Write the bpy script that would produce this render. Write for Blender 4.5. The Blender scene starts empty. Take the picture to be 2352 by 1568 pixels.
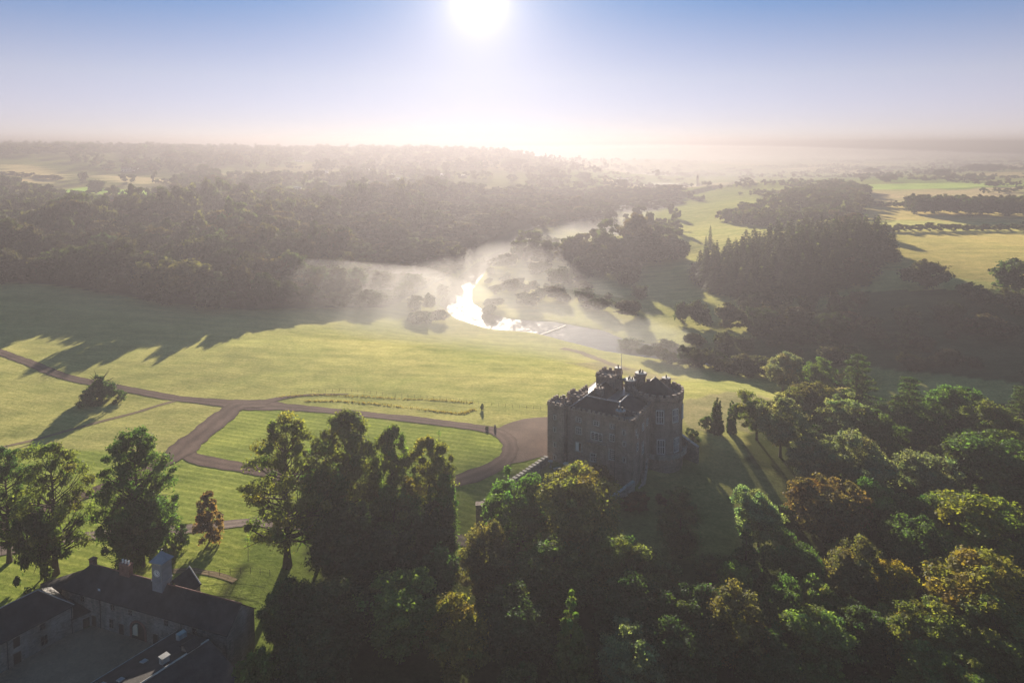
import bpy, math, random
import numpy as np
R = math.radians
# ---------------------------------------------------------------- camera, sky, sun, exposure
sc = bpy.context.scene
col = sc.collection
CAMZ, PITCH, FL = 90.0, R(3.5), 1568.7           # FL: focal length for a frame 2352 wide
VC = 328 + FL*math.tan(PITCH)                    # row of the optical axis: the lens is shifted so that walls stay upright
cam = bpy.data.objects.new('camera', bpy.data.cameras.new('camera'))
col.objects.link(cam); sc.camera = cam
cam.location = (0, 0, CAMZ); cam.rotation_euler = (R(90) - PITCH, 0, 0)
cam.data.sensor_width = 36; cam.data.lens = 36 * FL / 2352
cam.data.shift_y = -(784 - VC) / 2352
cam.data.clip_start = 1; cam.data.clip_end = 30000
SUN_EL, SUN_AZ = R(11.7), R(-2.7)                 # azimuth from +Y, positive towards +X
sdir = np.array([math.sin(SUN_AZ) * math.cos(SUN_EL), math.cos(SUN_AZ) * math.cos(SUN_EL), math.sin(SUN_EL)])
sc.view_settings.view_transform = 'Standard'
sc.view_settings.look = 'None'
sc.view_settings.gamma = 1
sc.view_settings.exposure = 1.97
world = bpy.data.worlds.new('World'); sc.world = world; world.use_nodes = True
wn = world.node_tree; wn.nodes.clear()
wl = wn.links.new
sky = wn.nodes.new('ShaderNodeTexSky'); sky.sky_type = 'NISHITA'; sky.sun_disc = False
sky.sun_elevation = SUN_EL; sky.sun_rotation = SUN_AZ; sky.air_density = 0.6; sky.dust_density = 0.0; sky.ozone_density = 3.5
bg = wn.nodes.new('ShaderNodeBackground'); bg.inputs[1].default_value = 0.05
skm = wn.nodes.new('ShaderNodeMix'); skm.data_type = 'RGBA'; skm.blend_type = 'MULTIPLY'; skm.inputs[0].default_value = 1
wl(sky.outputs[0], skm.inputs[6]); skm.inputs[7].default_value = (0.255, 0.295, 0.35, 1)
wl(skm.outputs[2], bg.inputs[0])
tc = wn.nodes.new('ShaderNodeTexCoord')
dot = wn.nodes.new('ShaderNodeVectorMath'); dot.operation = 'DOT_PRODUCT'; dot.inputs[1].default_value = tuple(sdir)
wl(tc.outputs['Generated'], dot.inputs[0])
def wmath(op, a, b):
    n = wn.nodes.new('ShaderNodeMath'); n.operation = op
    for i, v in enumerate((a, b)):
        if isinstance(v, (int, float)): n.inputs[i].default_value = v
        else: wl(v, n.inputs[i])
    return n.outputs[0]
mx = wmath('MAXIMUM', dot.outputs['Value'], 0.0)
glow = 0.0
for power, amp in ((6000.0, 1.0), (1500.0, 0.12), (400.0, 0.085), (110.0, 0.055), (30.0, 0.044), (7.0, 0.020)):
    glow = wmath('ADD', wmath('MULTIPLY', wmath('POWER', mx, power), amp), glow)
sepw = wn.nodes.new('ShaderNodeSeparateXYZ'); wl(tc.outputs['Generated'], sepw.inputs[0])
veil = wn.nodes.new('ShaderNodeValToRGB'); ve = veil.color_ramp.elements      # thin high cloud veil, rosy towards the skyline
ve[0].position = 0.0; ve[0].color = (.15, .086, .062, 1); ve[1].position = 0.21; ve[1].color = (.008, .028, .050, 1)
for p_, c_ in ((0.03, (.128, .074, .050, 1)), (0.09, (.106, .076, .048, 1))):
    q_ = ve.new(p_); q_.color = c_
wl(sepw.outputs[2], veil.inputs[0])
bg3 = wn.nodes.new('ShaderNodeBackground'); wl(veil.outputs[0], bg3.inputs[0]); bg3.inputs[1].default_value = 1.0
bg2 = wn.nodes.new('ShaderNodeBackground'); bg2.inputs[0].default_value = (1.0, 0.80, 0.58, 1)   # the sun's aureole in the sky
wl(glow, bg2.inputs[1])
addw = wn.nodes.new('ShaderNodeAddShader'); wl(bg.outputs[0], addw.inputs[0]); wl(bg2.outputs[0], addw.inputs[1])
addv = wn.nodes.new('ShaderNodeAddShader'); wl(addw.outputs[0], addv.inputs[0]); wl(bg3.outputs[0], addv.inputs[1])
wo = wn.nodes.new('ShaderNodeOutputWorld'); wl(addv.outputs[0], wo.inputs[0])
sun = bpy.data.objects.new('sun', bpy.data.lights.new('sun', 'SUN')); col.objects.link(sun)
sun.data.energy = 5.0; sun.data.angle = R(0.5); sun.data.color = (1.0, 0.87, 0.71)
sun.rotation_euler = (R(90) - SUN_EL, 0, math.pi - SUN_AZ)
sun.location = (0, 60, 200)
cy = sc.cycles
cy.use_denoising = True
try: cy.denoiser = 'OPENIMAGEDENOISE'
except Exception: pass
cy.max_bounces = 6; cy.diffuse_bounces = 2; cy.glossy_bounces = 2; cy.transmission_bounces = 3; cy.transparent_max_bounces = 8
cy.volume_bounces = 0
cy.sample_clamp_indirect = 4.0; cy.sample_clamp_direct = 0.8

# ---------------------------------------------------------------- helpers
rng = np.random.default_rng(7)
def tag(o, label=None, cat=None, group=None, kind=None):
    if label: o['label'] = label
    if cat: o['category'] = cat
    if group: o['group'] = group
    if kind: o['kind'] = kind
    return o
def empty(name, loc, rz=0.0):
    o = bpy.data.objects.new(name, None); col.objects.link(o); o.location = loc; o.rotation_euler = (0, 0, rz)
    o.empty_display_size = 0.5
    return o
def mesh_np(name, V, Fq, mat=None, attr=None, smooth=False):
    """quads (n,4) or triangles (n,3) from numpy"""
    me = bpy.data.meshes.new(name)
    V = np.asarray(V, np.float32); Fq = np.asarray(Fq, np.int32); k = Fq.shape[1]; n = len(Fq)
    me.vertices.add(len(V)); me.vertices.foreach_set('co', V.ravel())
    me.loops.add(n * k); me.loops.foreach_set('vertex_index', Fq.ravel())
    me.polygons.add(n); me.polygons.foreach_set('loop_start', np.arange(0, n * k, k, dtype=np.int32))
    try: me.polygons.foreach_set('loop_total', np.full(n, k, np.int32))
    except Exception: pass
    if attr:
        for an, arr in attr.items():
            a = me.attributes.new(an, 'FLOAT_COLOR', 'POINT'); a.data.foreach_set('color', np.asarray(arr, np.float32).ravel())
    me.update(calc_edges=True)
    if smooth: me.polygons.foreach_set('use_smooth', np.ones(n, bool))
    if mat: me.materials.append(mat)
    return me
def link(name, me, parent=None, color=None):
    o = bpy.data.objects.new(name, me); col.objects.link(o)
    if parent: o.parent = parent
    if color is not None: o.color = (*color, 1)
    return o
class MB:
    def __init__(self): self.v = []; self.f = []
    def add(self, vs, fs):
        b = len(self.v); self.v += [tuple(p) for p in vs]; self.f += [tuple(b + i for i in f) for f in fs]; return self
    def box(self, x0, x1, y0, y1, z0, z1):
        return self.add([(x0,y0,z0),(x1,y0,z0),(x1,y1,z0),(x0,y1,z0),(x0,y0,z1),(x1,y0,z1),(x1,y1,z1),(x0,y1,z1)],
            [(0,3,2,1),(4,5,6,7),(0,1,5,4),(1,2,6,5),(2,3,7,6),(3,0,4,7)])
    def obox(self, c, ax, ay, hx, hy, z0, z1):
        """box about c with horizontal axes ax, ay"""
        P = []
        for z in (z0, z1):
            for sx, sy in ((-1,-1),(1,-1),(1,1),(-1,1)):
                P.append((c[0]+ax[0]*hx*sx+ay[0]*hy*sy, c[1]+ax[1]*hx*sx+ay[1]*hy*sy, z))
        return self.add(P, [(0,3,2,1),(4,5,6,7),(0,1,5,4),(1,2,6,5),(2,3,7,6),(3,0,4,7)])
    def lathe(self, cx, cy, prof, n=24, cap=True):
        vs = []
        for r, z in prof:
            for i in range(n):
                a = 2*math.pi*i/n; vs.append((cx+r*math.cos(a), cy+r*math.sin(a), z))
        fs = []
        for k in range(len(prof)-1):
            for i in range(n):
                j = (i+1) % n; fs.append((k*n+i, k*n+j, (k+1)*n+j, (k+1)*n+i))
        if cap:
            fs.append(tuple(range(n-1, -1, -1))); m = (len(prof)-1)*n; fs.append(tuple(range(m, m+n)))
        return self.add(vs, fs)
    def tube(self, pts, rad, n=6):
        pts = [np.array(p, float) for p in pts]; vs = []; fs = []
        for k, p in enumerate(pts):
            d = pts[min(k+1, len(pts)-1)] - pts[max(k-1, 0)]; d /= np.linalg.norm(d) + 1e-9
            a = np.cross(d, (0.31, 0.95, 0.1)); a /= np.linalg.norm(a) + 1e-9; b = np.cross(d, a)
            for i in range(n):
                t = 2*math.pi*i/n; vs.append(tuple(p + rad[k]*(math.cos(t)*a + math.sin(t)*b)))
        for k in range(len(pts)-1):
            for i in range(n):
                j = (i+1) % n; fs.append((k*n+i, k*n+j, (k+1)*n+j, (k+1)*n+i))
        fs.append(tuple(range(n-1, -1, -1))); m = (len(pts)-1)*n; fs.append(tuple(range(m, m+n)))
        return self.add(vs, fs)
    def mesh(self, name, mat=None, smooth=False):
        me = bpy.data.meshes.new(name); me.from_pydata(self.v, [], self.f)
        me.update()
        if smooth:
            me.polygons.foreach_set('use_smooth', np.ones(len(me.polygons), bool))
            try: me.set_sharp_from_angle(angle=R(40))
            except Exception: pass
        if mat: me.materials.append(mat)
        return me
    def build(self, name, mat, parent=None, smooth=False):
        return link(name, self.mesh(name, mat, smooth), parent)

# ---------------------------------------------------------------- materials
def new_mat(name):
    m = bpy.data.materials.new(name); m.use_nodes = True; nt = m.node_tree; nt.nodes.clear()
    out = nt.nodes.new('ShaderNodeOutputMaterial')
    return m, nt, out
def node(nt, t, **kw):
    n = nt.nodes.new(t)
    for k, v in kw.items(): setattr(n, k, v)
    return n
def noise(nt, scale, detail=4, rough=0.6, coord='Object', stretch=None, pos=False):
    if pos: src = node(nt, 'ShaderNodeNewGeometry').outputs['Position']
    else: src = node(nt, 'ShaderNodeTexCoord').outputs[coord]
    if stretch:
        mp = node(nt, 'ShaderNodeMapping'); mp.inputs['Scale'].default_value = stretch
        if len(stretch) > 3: pass
        nt.links.new(src, mp.inputs[0]); src = mp.outputs[0]
    t = node(nt, 'ShaderNodeTexNoise'); t.inputs['Scale'].default_value = scale; t.inputs['Detail'].default_value = detail
    t.inputs['Roughness'].default_value = rough
    nt.links.new(src, t.inputs['Vector']); return t.outputs['Fac']
def ramp(nt, fac, stops):
    r = node(nt, 'ShaderNodeValToRGB'); e = r.color_ramp.elements
    e[0].position, e[0].color = stops[0][0], (*stops[0][1], 1); e[1].position, e[1].color = stops[-1][0], (*stops[-1][1], 1)
    for p, c in stops[1:-1]:
        q = e.new(p); q.color = (*c, 1)
    nt.links.new(fac, r.inputs[0]); return r.outputs[0]
def mixc(nt, mode, fac, a, b):
    m = node(nt, 'ShaderNodeMix', data_type='RGBA', blend_type=mode)
    for sck, v in ((m.inputs[0], fac), (m.inputs[6], a), (m.inputs[7], b)):
        if isinstance(v, (int, float)): sck.default_value = v
        elif isinstance(v, tuple): sck.default_value = (*v, 1)
        else: nt.links.new(v, sck)
    return m.outputs[2]
def bump(nt, h, strength, dist=0.1):
    b = node(nt, 'ShaderNodeBump'); b.inputs['Strength'].default_value = strength; b.inputs['Distance'].default_value = dist
    nt.links.new(h, b.inputs['Height']); return b.outputs[0]
def principled(nt, out, colr, rough=0.8, nrm=None, spec=0.3, metal=0.0):
    p = node(nt, 'ShaderNodeBsdfPrincipled')
    if isinstance(colr, tuple): p.inputs['Base Color'].default_value = (*colr, 1)
    else: nt.links.new(colr, p.inputs['Base Color'])
    if isinstance(rough, (int, float)): p.inputs['Roughness'].default_value = rough
    else: nt.links.new(rough, p.inputs['Roughness'])
    p.inputs['Specular IOR Level'].default_value = spec; p.inputs['Metallic'].default_value = metal
    if nrm: nt.links.new(nrm, p.inputs['Normal'])
    nt.links.new(p.outputs[0], out.inputs[0]); return p
def simple(name, c, rough=0.7, var=0.25, scale=0.6, bmp=0.2, spec=0.3, metal=0.0):
    m, nt, out = new_mat(name)
    n = noise(nt, scale, 5, 0.65)
    cc = ramp(nt, n, [(0.3, tuple(x*(1-var) for x in c)), (0.7, tuple(min(1, x*(1+var)) for x in c))])
    principled(nt, out, cc, rough, bump(nt, noise(nt, scale*6, 3), bmp, 0.05) if bmp else None, spec, metal)
    return m
def stone_mat(name, c, bw=0.7, bh=0.32):
    m, nt, out = new_mat(name)
    tcn = node(nt, 'ShaderNodeTexCoord')
    vor = node(nt, 'ShaderNodeTexVoronoi'); vor.inputs['Scale'].default_value = 1.9
    mp = node(nt, 'ShaderNodeMapping'); mp.inputs['Scale'].default_value = (1, 1, 1.7)
    nt.links.new(tcn.outputs['Object'], mp.inputs[0]); nt.links.new(mp.outputs[0], vor.inputs['Vector'])
    n1 = noise(nt, 0.28, 5, 0.7); n2 = noise(nt, 3.0, 3)
    st = noise(nt, 0.5, 4, 0.6, stretch=(1, 1, 0.12))
    base = ramp(nt, n1, [(0.3, tuple(x*0.65 for x in c)), (0.5, c), (0.75, tuple(x*1.3 for x in c))])
    blk = mixc(nt, 'MULTIPLY', 0.55, base, ramp(nt, vor.outputs['Color'], [(0.1, (0.5, 0.5, 0.5)), (0.9, (1.35, 1.3, 1.25))]))
    c2 = mixc(nt, 'MULTIPLY', 0.6, blk, ramp(nt, st, [(0.35, (0.55, 0.56, 0.5)), (0.6, (1.1, 1.1, 1.1))]))
    c3 = mixc(nt, 'MULTIPLY', 0.4, c2, ramp(nt, n2, [(0.3, (0.6, 0.6, 0.6)), (0.7, (1.3, 1.3, 1.3))]))
    principled(nt, out, c3, 0.9, bump(nt, vor.outputs['Distance'], 0.5, 0.08), 0.15)
    return m
def leaf_mat(name, trans=0.55):
    m, nt, out = new_mat(name)
    oi = node(nt, 'ShaderNodeObjectInfo'); at_ = node(nt, 'ShaderNodeAttribute', attribute_name='tint')
    c = mixc(nt, 'MULTIPLY', 1.0, oi.outputs['Color'], at_.outputs['Color'])
    d = node(nt, 'ShaderNodeBsdfDiffuse'); t = node(nt, 'ShaderNodeBsdfTranslucent')
    ct = mixc(nt, 'MULTIPLY', 1.0, c, (1.6, 1.65, 0.7))
    nt.links.new(c, d.inputs[0]); nt.links.new(ct, t.inputs[0])
    mx_ = node(nt, 'ShaderNodeMixShader'); mx_.inputs[0].default_value = trans
    nt.links.new(d.outputs[0], mx_.inputs[1]); nt.links.new(t.outputs[0], mx_.inputs[2])
    g = node(nt, 'ShaderNodeBsdfGlossy'); g.inputs['Roughness'].default_value = 0.6; g.inputs[0].default_value = (0.8, 0.85, 0.8, 1)
    m2 = node(nt, 'ShaderNodeMixShader'); m2.inputs[0].default_value = 0.018
    nt.links.new(mx_.outputs[0], m2.inputs[1]); nt.links.new(g.outputs[0], m2.inputs[2])
    nt.links.new(m2.outputs[0], out.inputs[0]); return m
LEAF = leaf_mat('leaf'); 
BARK = simple('bark', (0.07, 0.055, 0.04), 0.9, 0.35, 1.5, 0.5, 0.1)
STONE = stone_mat('castle_stone', (0.30, 0.24, 0.20))
PALE_STONE = stone_mat('dressed_stone', (0.34, 0.32, 0.29))
RUBBLE = stone_mat('rubble_stone', (0.27, 0.24, 0.205))
SLATE = simple('slate', (0.036, 0.031, 0.029), 0.62, 0.6, 0.45, 0.5, 0.25)
LEAD = simple('lead', (0.26, 0.26, 0.27), 0.32, 0.2, 0.5, 0.1, 0.6, 0.6)
COPING = simple('coping', (0.36, 0.35, 0.32), 0.65, 0.3, 0.9, 0.2, 0.3)
POT = simple('terracotta_pot', (0.22, 0.13, 0.09), 0.8, 0.3, 2, 0.2)
WHITE = simple('white_paint', (0.72, 0.71, 0.68), 0.5, 0.08, 1, 0)
GLASS = simple('window_glass', (0.02, 0.022, 0.026), 0.12, 0.2, 1, 0, 0.5)
DARKWOOD = simple('dark_wood', (0.045, 0.035, 0.028), 0.7, 0.3, 2, 0.2)
IRON = simple('iron', (0.03, 0.03, 0.03), 0.5, 0.2, 2, 0.1)
BLUEGREY = simple('painted_louvre', (0.23, 0.235, 0.25), 0.6, 0.15, 1, 0.1)
BRICK = simple('old_brick', (0.20, 0.10, 0.075), 0.9, 0.3, 1.5, 0.3)
RENDER = simple('render_wall', (0.5, 0.48, 0.44), 0.8, 0.15, 0.4, 0.1)

# ---------------------------------------------------------------- terrain
def ray(u, v):
    x = (u - 1176) / FL; y = -(v - VC) / FL
    return np.array([x, math.cos(PITCH) + y*math.sin(PITCH), -math.sin(PITCH) + y*math.cos(PITCH)])
def at(u, v, z):
    d = ray(u, v); t = (z - CAMZ) / d[2]; return np.array([d[0]*t, d[1]*t])
CTRL = np.array([
 (28.9,199.1,0),(11.5,183.5,-0.5),(26.9,178.3,-2),(0,185.2,0),(-48.1,194.5,0),(-96.2,203.7,0),(-144.3,231.3,1),(-211.6,230.7,4),(-57.7,259.4,-1),(0,259.7,-2),(28.8,250.6,-3),(-115.4,296,1),(-211.5,295.2,5),(-38.5,315.9,-5.5),
 (19.2,297.6,-6.5),(0,340.3,-12),(-38.5,358.9,-12.5),(38.5,322,-12.8),(-81.7,367.2,-8),(-57.7,111.2,0),(-91.4,102,0),(-96.2,148.2,0),(-57.7,139,0),(-57.7,157.5,0),(0,0,-3),(-50,50,0),(-28.9,171.7,-1.5),(-7.7,162.2,-5),(0,174.8,-3),
 (-10.6,156,-6),(0,140.4,-7),(28.9,158.8,-6.5),(23.1,170.5,-4.5),(0,103.4,-7),(-28.9,130.7,-4.5),(34.6,183,-2.6),(42.3,191,-5.6),(52.9,195.1,-5.5),(51,204.5,-3.5),(56.7,206.6,-0.6),(62.5,199.8,-2),(75,190.1,-5.5),(66.4,223.6,-2),
 (86.6,253.7,-4.5),(57.7,269.5,-5),(50,185,-5.6),(48.1,168.4,-6.8),(57.7,159.4,-7.8),(96.2,159.8,-11),(105.8,215.3,-11),(144.3,206.5,-13),(48.1,122.2,-8),(96.2,103.9,-9),(153.9,160,-12),(192.3,225,-13),(125,263.7,-12.5),(67.3,289.5,-12.3),
 (240.4,234.2,-13),(115.4,331.1,-12),(153.9,316.6,-9),(211.5,315.8,-5),(269.2,306.1,-3),(211.5,360.5,2),(288.4,350.4,6),(192.3,414.7,8),(288.4,386.6,10),(365.3,376.9,12),(105.8,391.3,-12.5),(57.7,409.8,-12.8),(125,464.9,-11),
 (144.2,482.8,-8),(182.6,461.3,6),(221,533.5,14),(307.5,588.5,16),(432.4,570,16),(57.7,465.3,-12.8),(0,437.6,-12.9),(-19.2,483.8,-12.7),(0,539.2,-12.6),(38.4,613.1,-12.6),(91.3,582.4,10),(107.6,608.7,8),(52.9,575.2,-8),(134.6,574.8,-6),
 (91.3,544,-9),(96.1,647.4,0),(124.9,760.8,-12),(201.7,1037.7,-12),(326.3,1498.6,-12),(431.5,2142.9,-12),(230.6,720.4,4),(288.1,847.3,14),(403.3,846.4,18),(316.8,1079.2,8),(624.1,845.9,20),(479.7,1308,14),(767.4,1306.5,20),
 (403,1588.3,-2),(-57.7,391.3,-12.4),(-72.1,437.2,-11),(-67.3,492.2,-9),(-28.8,575.4,-9),(-105.8,399.2,-6),(-173.1,388.2,2),(-250,386.8,9),(-317.3,322.3,8),(-384.5,404.4,13),(-384.4,504.2,13),(-134.6,498.3,6),(-144.1,617.1,12),
 (-288.2,615.3,20),(-480.3,661,22),(0,684.3,0),(48,758.2,0),(86.4,942.7,0),(0,940.9,8),(57.6,942.3,2),(-192,937.2,24),(-547.2,872.4,25),(-479.5,1165.3,32),(0,1215.5,16),(163.2,1219.3,0),(191.8,1493.1,10),(-191.7,1487.5,30),
 (-814.8,1089,42),(-953.9,1382,64),(-760.8,1743.2,66),(-478.3,1759.1,40),(-285.5,1928.2,62),(-474.3,2286.9,64),(-57.1,2203.7,58),(239.4,2135.1,14),(861.8,2412.2,8),(-1422.1,1462.7,74),(-2068.6,1993,76),(-949.9,2382.3,60),
 (1342.1,1489.3,24),(1200,900,22),(700,500,16),(956,3513.1,2),(-955,3691.7,10),(0,3879.4,0),(2865,2768.8,30),(2854.6,5509.2,10),(-3803.4,3669.4,40),(-2844.3,7313.4,10),(0,7777.8,0),(4740.4,7770.5,5),(-6000,1000,60),(6000,1000,20),
 (0,-100,0),(400,0,0),(-400,0,5),(-300,150,4),(1500,0,10),(-1500,0,20)], float)
CP, CZc = CTRL[:, :2] / 100.0, CTRL[:, 2]
def _solve():
    D = np.linalg.norm(CP[:, None] - CP[None], axis=2)
    n = len(CP); A = np.zeros((n+1, n+1)); A[:n, :n] = -D - np.eye(n)*0.004; A[:n, n] = 1; A[n, :n] = 1
    return np.linalg.solve(A, np.r_[CZc, 0])
CW = _solve()
WATER_Z = -14.2
RIV = [(1960,882,8),(1780,850,8),(1640,826,9),(1500,807,8),(1405,793,8),(1345,772,12),(1255,752,10),(1150,744,9),(1085,726,8.5),(1046,697,9),(1052,665,8.5),(1083,632,8.5),(1112,603,7.5),(1150,582,8),(1200,555,7),(1250,529,6),(1326,514,5.5),(1440,492,6),(1560,474,8),(1640,458,10),(1690,443,9),(1706,434,10),(1690,426,6)]
RP = np.array([[*at(u, v, WATER_Z), w] for u, v, w in RIV])
def river_d(X, Y):
    best = np.full(X.shape, 1e9)
    for a, b in zip(RP[:-1], RP[1:]):
        d = b[:2]-a[:2]; L2 = d@d
        t = np.clip(((X-a[0])*d[0]+(Y-a[1])*d[1])/L2, 0, 1)
        best = np.minimum(best, np.hypot(X-a[0]-t*d[0], Y-a[1]-t*d[1]) - (a[2]+t*(b[2]-a[2])))
    return best
def sstep(a, b, x):
    t = np.clip((x-a)/(b-a), 0, 1); return t*t*(3-2*t)
def height(X, Y):
    sh = X.shape; X = X.ravel(); Y = Y.ravel(); z = np.zeros(len(X))
    for s in range(0, len(X), 20000):
        x = X[s:s+20000]/100; y = Y[s:s+20000]/100
        D = np.sqrt((x[:, None]-CP[None, :, 0])**2 + (y[:, None]-CP[None, :, 1])**2 + 0.0025)
        z[s:s+20000] = -D@CW[:-1] + CW[-1]
    amp = np.clip((np.hypot(X, Y)-250)/600, 0, 1)
    z += amp*1.5*np.sin(X*0.021+1.3*np.sin(Y*0.008))*np.cos(Y*0.013+X*0.004)
    z += 0.12*np.sin(X*0.23+np.sin(Y*0.11))*np.sin(Y*0.19)*(1-amp)
    # far hills beyond the mist
    z += 66*np.exp(-((Y-5200-0.10*X)/420)**2)*sstep(100, 1500, X)*(0.86+0.10*np.sin(X*0.0017+.6)+0.03*np.sin(X*0.008))
    z += 60*np.exp(-((Y-4300-0.05*X)/300)**2)*sstep(150, 700, X)*(1-sstep(1500, 2900, X))*0.93
    d = river_d(X, Y); t = sstep(-4, 5, d)
    z = np.where(d < 5, np.minimum(z, -16.5*(1-t)+z*t), z)
    return z.reshape(sh)
def grow(start, end, s, g):
    out = [start]
    while out[-1] < end: s *= g; out.append(out[-1]+s)
    return out
xr = list(np.arange(-262.5, 263, 2.5)); xg = grow(262.5, 7200, 2.5, 1.045)[1:]
GX = np.array([-x for x in xg[::-1]] + xr + xg)
GY = np.array(list(np.arange(-60, 440, 2.5)) + grow(440, 8600, 2.5, 1.024)[1:])
XX, YY = np.meshgrid(GX, GY); ZZ = height(XX, YY)
def ground(x, y):
    i = int(np.clip(np.searchsorted(GX, x)-1, 0, len(GX)-2)); j = int(np.clip(np.searchsorted(GY, y)-1, 0, len(GY)-2))
    a = (x-GX[i])/(GX[i+1]-GX[i]); b = (y-GY[j])/(GY[j+1]-GY[j])
    return float((ZZ[j,i]*(1-a)+ZZ[j,i+1]*a)*(1-b)+(ZZ[j+1,i]*(1-a)+ZZ[j+1,i+1]*a)*b)
def hit(u, v, lo=60.0, hi=8000.0):
    """where the line of sight of a picture point meets the ground"""
    d = ray(u, v); kx, kz = d[0]/d[1], d[2]/d[1]; y = lo
    while y < hi:
        if CAMZ + kz*y <= ground(kx*y, y): break
        y += max(1.0, y*0.006)
    a, b = y - max(1.0, y*0.006)*1.1, y
    for _ in range(20):
        m = (a+b)/2
        if CAMZ + kz*m <= ground(kx*m, m): b = m
        else: a = m
    return kx*b, b, ground(kx*b, b)
def top_at(u, v, h):
    """where a thing of height h stands whose top shows at a picture point"""
    d = ray(u, v); kx, kz = d[0]/d[1], d[2]/d[1]; y = 55.0
    while y < 6000 and CAMZ + kz*y > ground(kx*y, y) + h: y += max(0.5, y*0.004)
    return kx*y, y, ground(kx*y, y)
def depth_of(x, y, z): return y*math.cos(PITCH) - (z-CAMZ)*math.sin(PITCH)
def inpoly(X, Y, P):
    P = np.asarray(P, float)[:, :2]; c = np.zeros(X.shape, bool)
    for (x0, y0), (x1, y1) in zip(P, np.roll(P, -1, 0)):
        k = ((y0 > Y) != (y1 > Y)) & (X < (x1-x0)*(Y-y0)/((y1-y0) if y1 != y0 else 1e-9)+x0); c ^= k
    return c
def wpoly(pts): return [hit(u, v)[:2] for u, v in pts]

# ground colours by field (albedo; alpha = mown stripes)
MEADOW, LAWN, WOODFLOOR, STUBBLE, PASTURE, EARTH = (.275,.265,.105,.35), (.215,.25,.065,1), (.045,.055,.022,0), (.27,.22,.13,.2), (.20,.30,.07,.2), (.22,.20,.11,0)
ZC = np.zeros((*XX.shape, 4), np.float32); ZC[:] = MEADOW
far = sstep(500, 1200, YY)[..., None]; ZC[:] = ZC*(1-far) + np.array((.17,.19,.07,0))*far
ch = (np.floor(XX/170+0.3*np.sin(YY/400)) * 7.13 + np.floor(YY/230+0.3*np.sin(XX/300)) * 3.7)
hsh = np.mod(np.sin(ch*12.9898)*43758.5453, 1)[..., None]
fld = np.where(hsh < .4, np.array((.13,.15,.055,0)), np.where(hsh < .7, np.array((.22,.19,.10,0)), np.array((.10,.14,.045,0))))
ZC[:] = ZC*(1-far) + fld*far
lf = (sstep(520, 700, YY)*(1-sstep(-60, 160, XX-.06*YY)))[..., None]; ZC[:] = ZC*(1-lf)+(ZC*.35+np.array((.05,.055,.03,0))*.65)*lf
def zone(pts, c, world=False):
    P = pts if world else wpoly(pts); ZC[inpoly(XX, YY, P)] = c
zone([(-120,1040),(150,1030),(400,1035),(470,1000),(560,935),(700,945),(1000,975),(1150,990),(1258,958),(1256,1045),(1100,1160),(1070,1275),(900,1330),(700,1380),(560,1500),(-120,1540)], LAWN)
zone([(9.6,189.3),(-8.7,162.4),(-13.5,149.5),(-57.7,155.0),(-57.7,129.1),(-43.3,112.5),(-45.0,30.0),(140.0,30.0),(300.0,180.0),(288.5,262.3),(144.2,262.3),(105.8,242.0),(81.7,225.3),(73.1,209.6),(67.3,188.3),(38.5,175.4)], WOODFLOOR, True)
zone([(9.6,188.3),(-8.7,161.5),(11.5,149.5),(67.3,158.7),(78.9,190.2),(63.5,201.3),(55.8,205.0),(42.3,189.3)], (.17,.175,.065,.1), True)
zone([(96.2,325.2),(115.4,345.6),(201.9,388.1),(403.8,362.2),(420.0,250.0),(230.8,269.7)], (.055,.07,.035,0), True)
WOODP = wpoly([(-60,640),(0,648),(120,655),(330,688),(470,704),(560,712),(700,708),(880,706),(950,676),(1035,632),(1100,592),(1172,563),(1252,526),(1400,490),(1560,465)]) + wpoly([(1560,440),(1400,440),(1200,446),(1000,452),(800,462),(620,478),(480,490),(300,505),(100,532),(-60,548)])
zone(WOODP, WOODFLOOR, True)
zone([(570,1235),(705,1225),(720,1330),(700,1440),(600,1520),(540,1410)], (.13,.17,.045,.3))
zone([(0,376),(60,380),(150,402),(120,420),(60,425),(0,430)], STUBBLE)
zone([(225,402),(300,405),(410,417),(330,424),(230,414)], STUBBLE)
zone([(125,437),(200,429),(300,436),(400,441),(390,452),(330,456),(230,444),(130,443)], PASTURE)
zone([(0,462),(16,465),(14,472),(0,472)], PASTURE)
zone([(1990,468),(2100,474),(2352,490),(2400,500),(2352,512),(1985,505)], (.29,.24,.10,.1))
zone([(1990,440),(2352,430),(2352,450),(2000,465)], (.24,.20,.12,.1))
zone([(1990,425),(2352,418),(2352,428),(1995,436)], (.19,.26,.07,.1))
zone([(1950,535),(2352,535),(2400,600),(2352,655),(2030,620)], (.27,.23,.09,.1))
zone([(57.7,209.6),(82.7,218.9),(107.7,247.5),(92.3,262.3),(63.5,242.0),(53.9,225.3)], EARTH, True)
zone([(25.0,297.5),(57.7,269.7),(72.1,288.2),(43.3,314.1)], EARTH, True)
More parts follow.
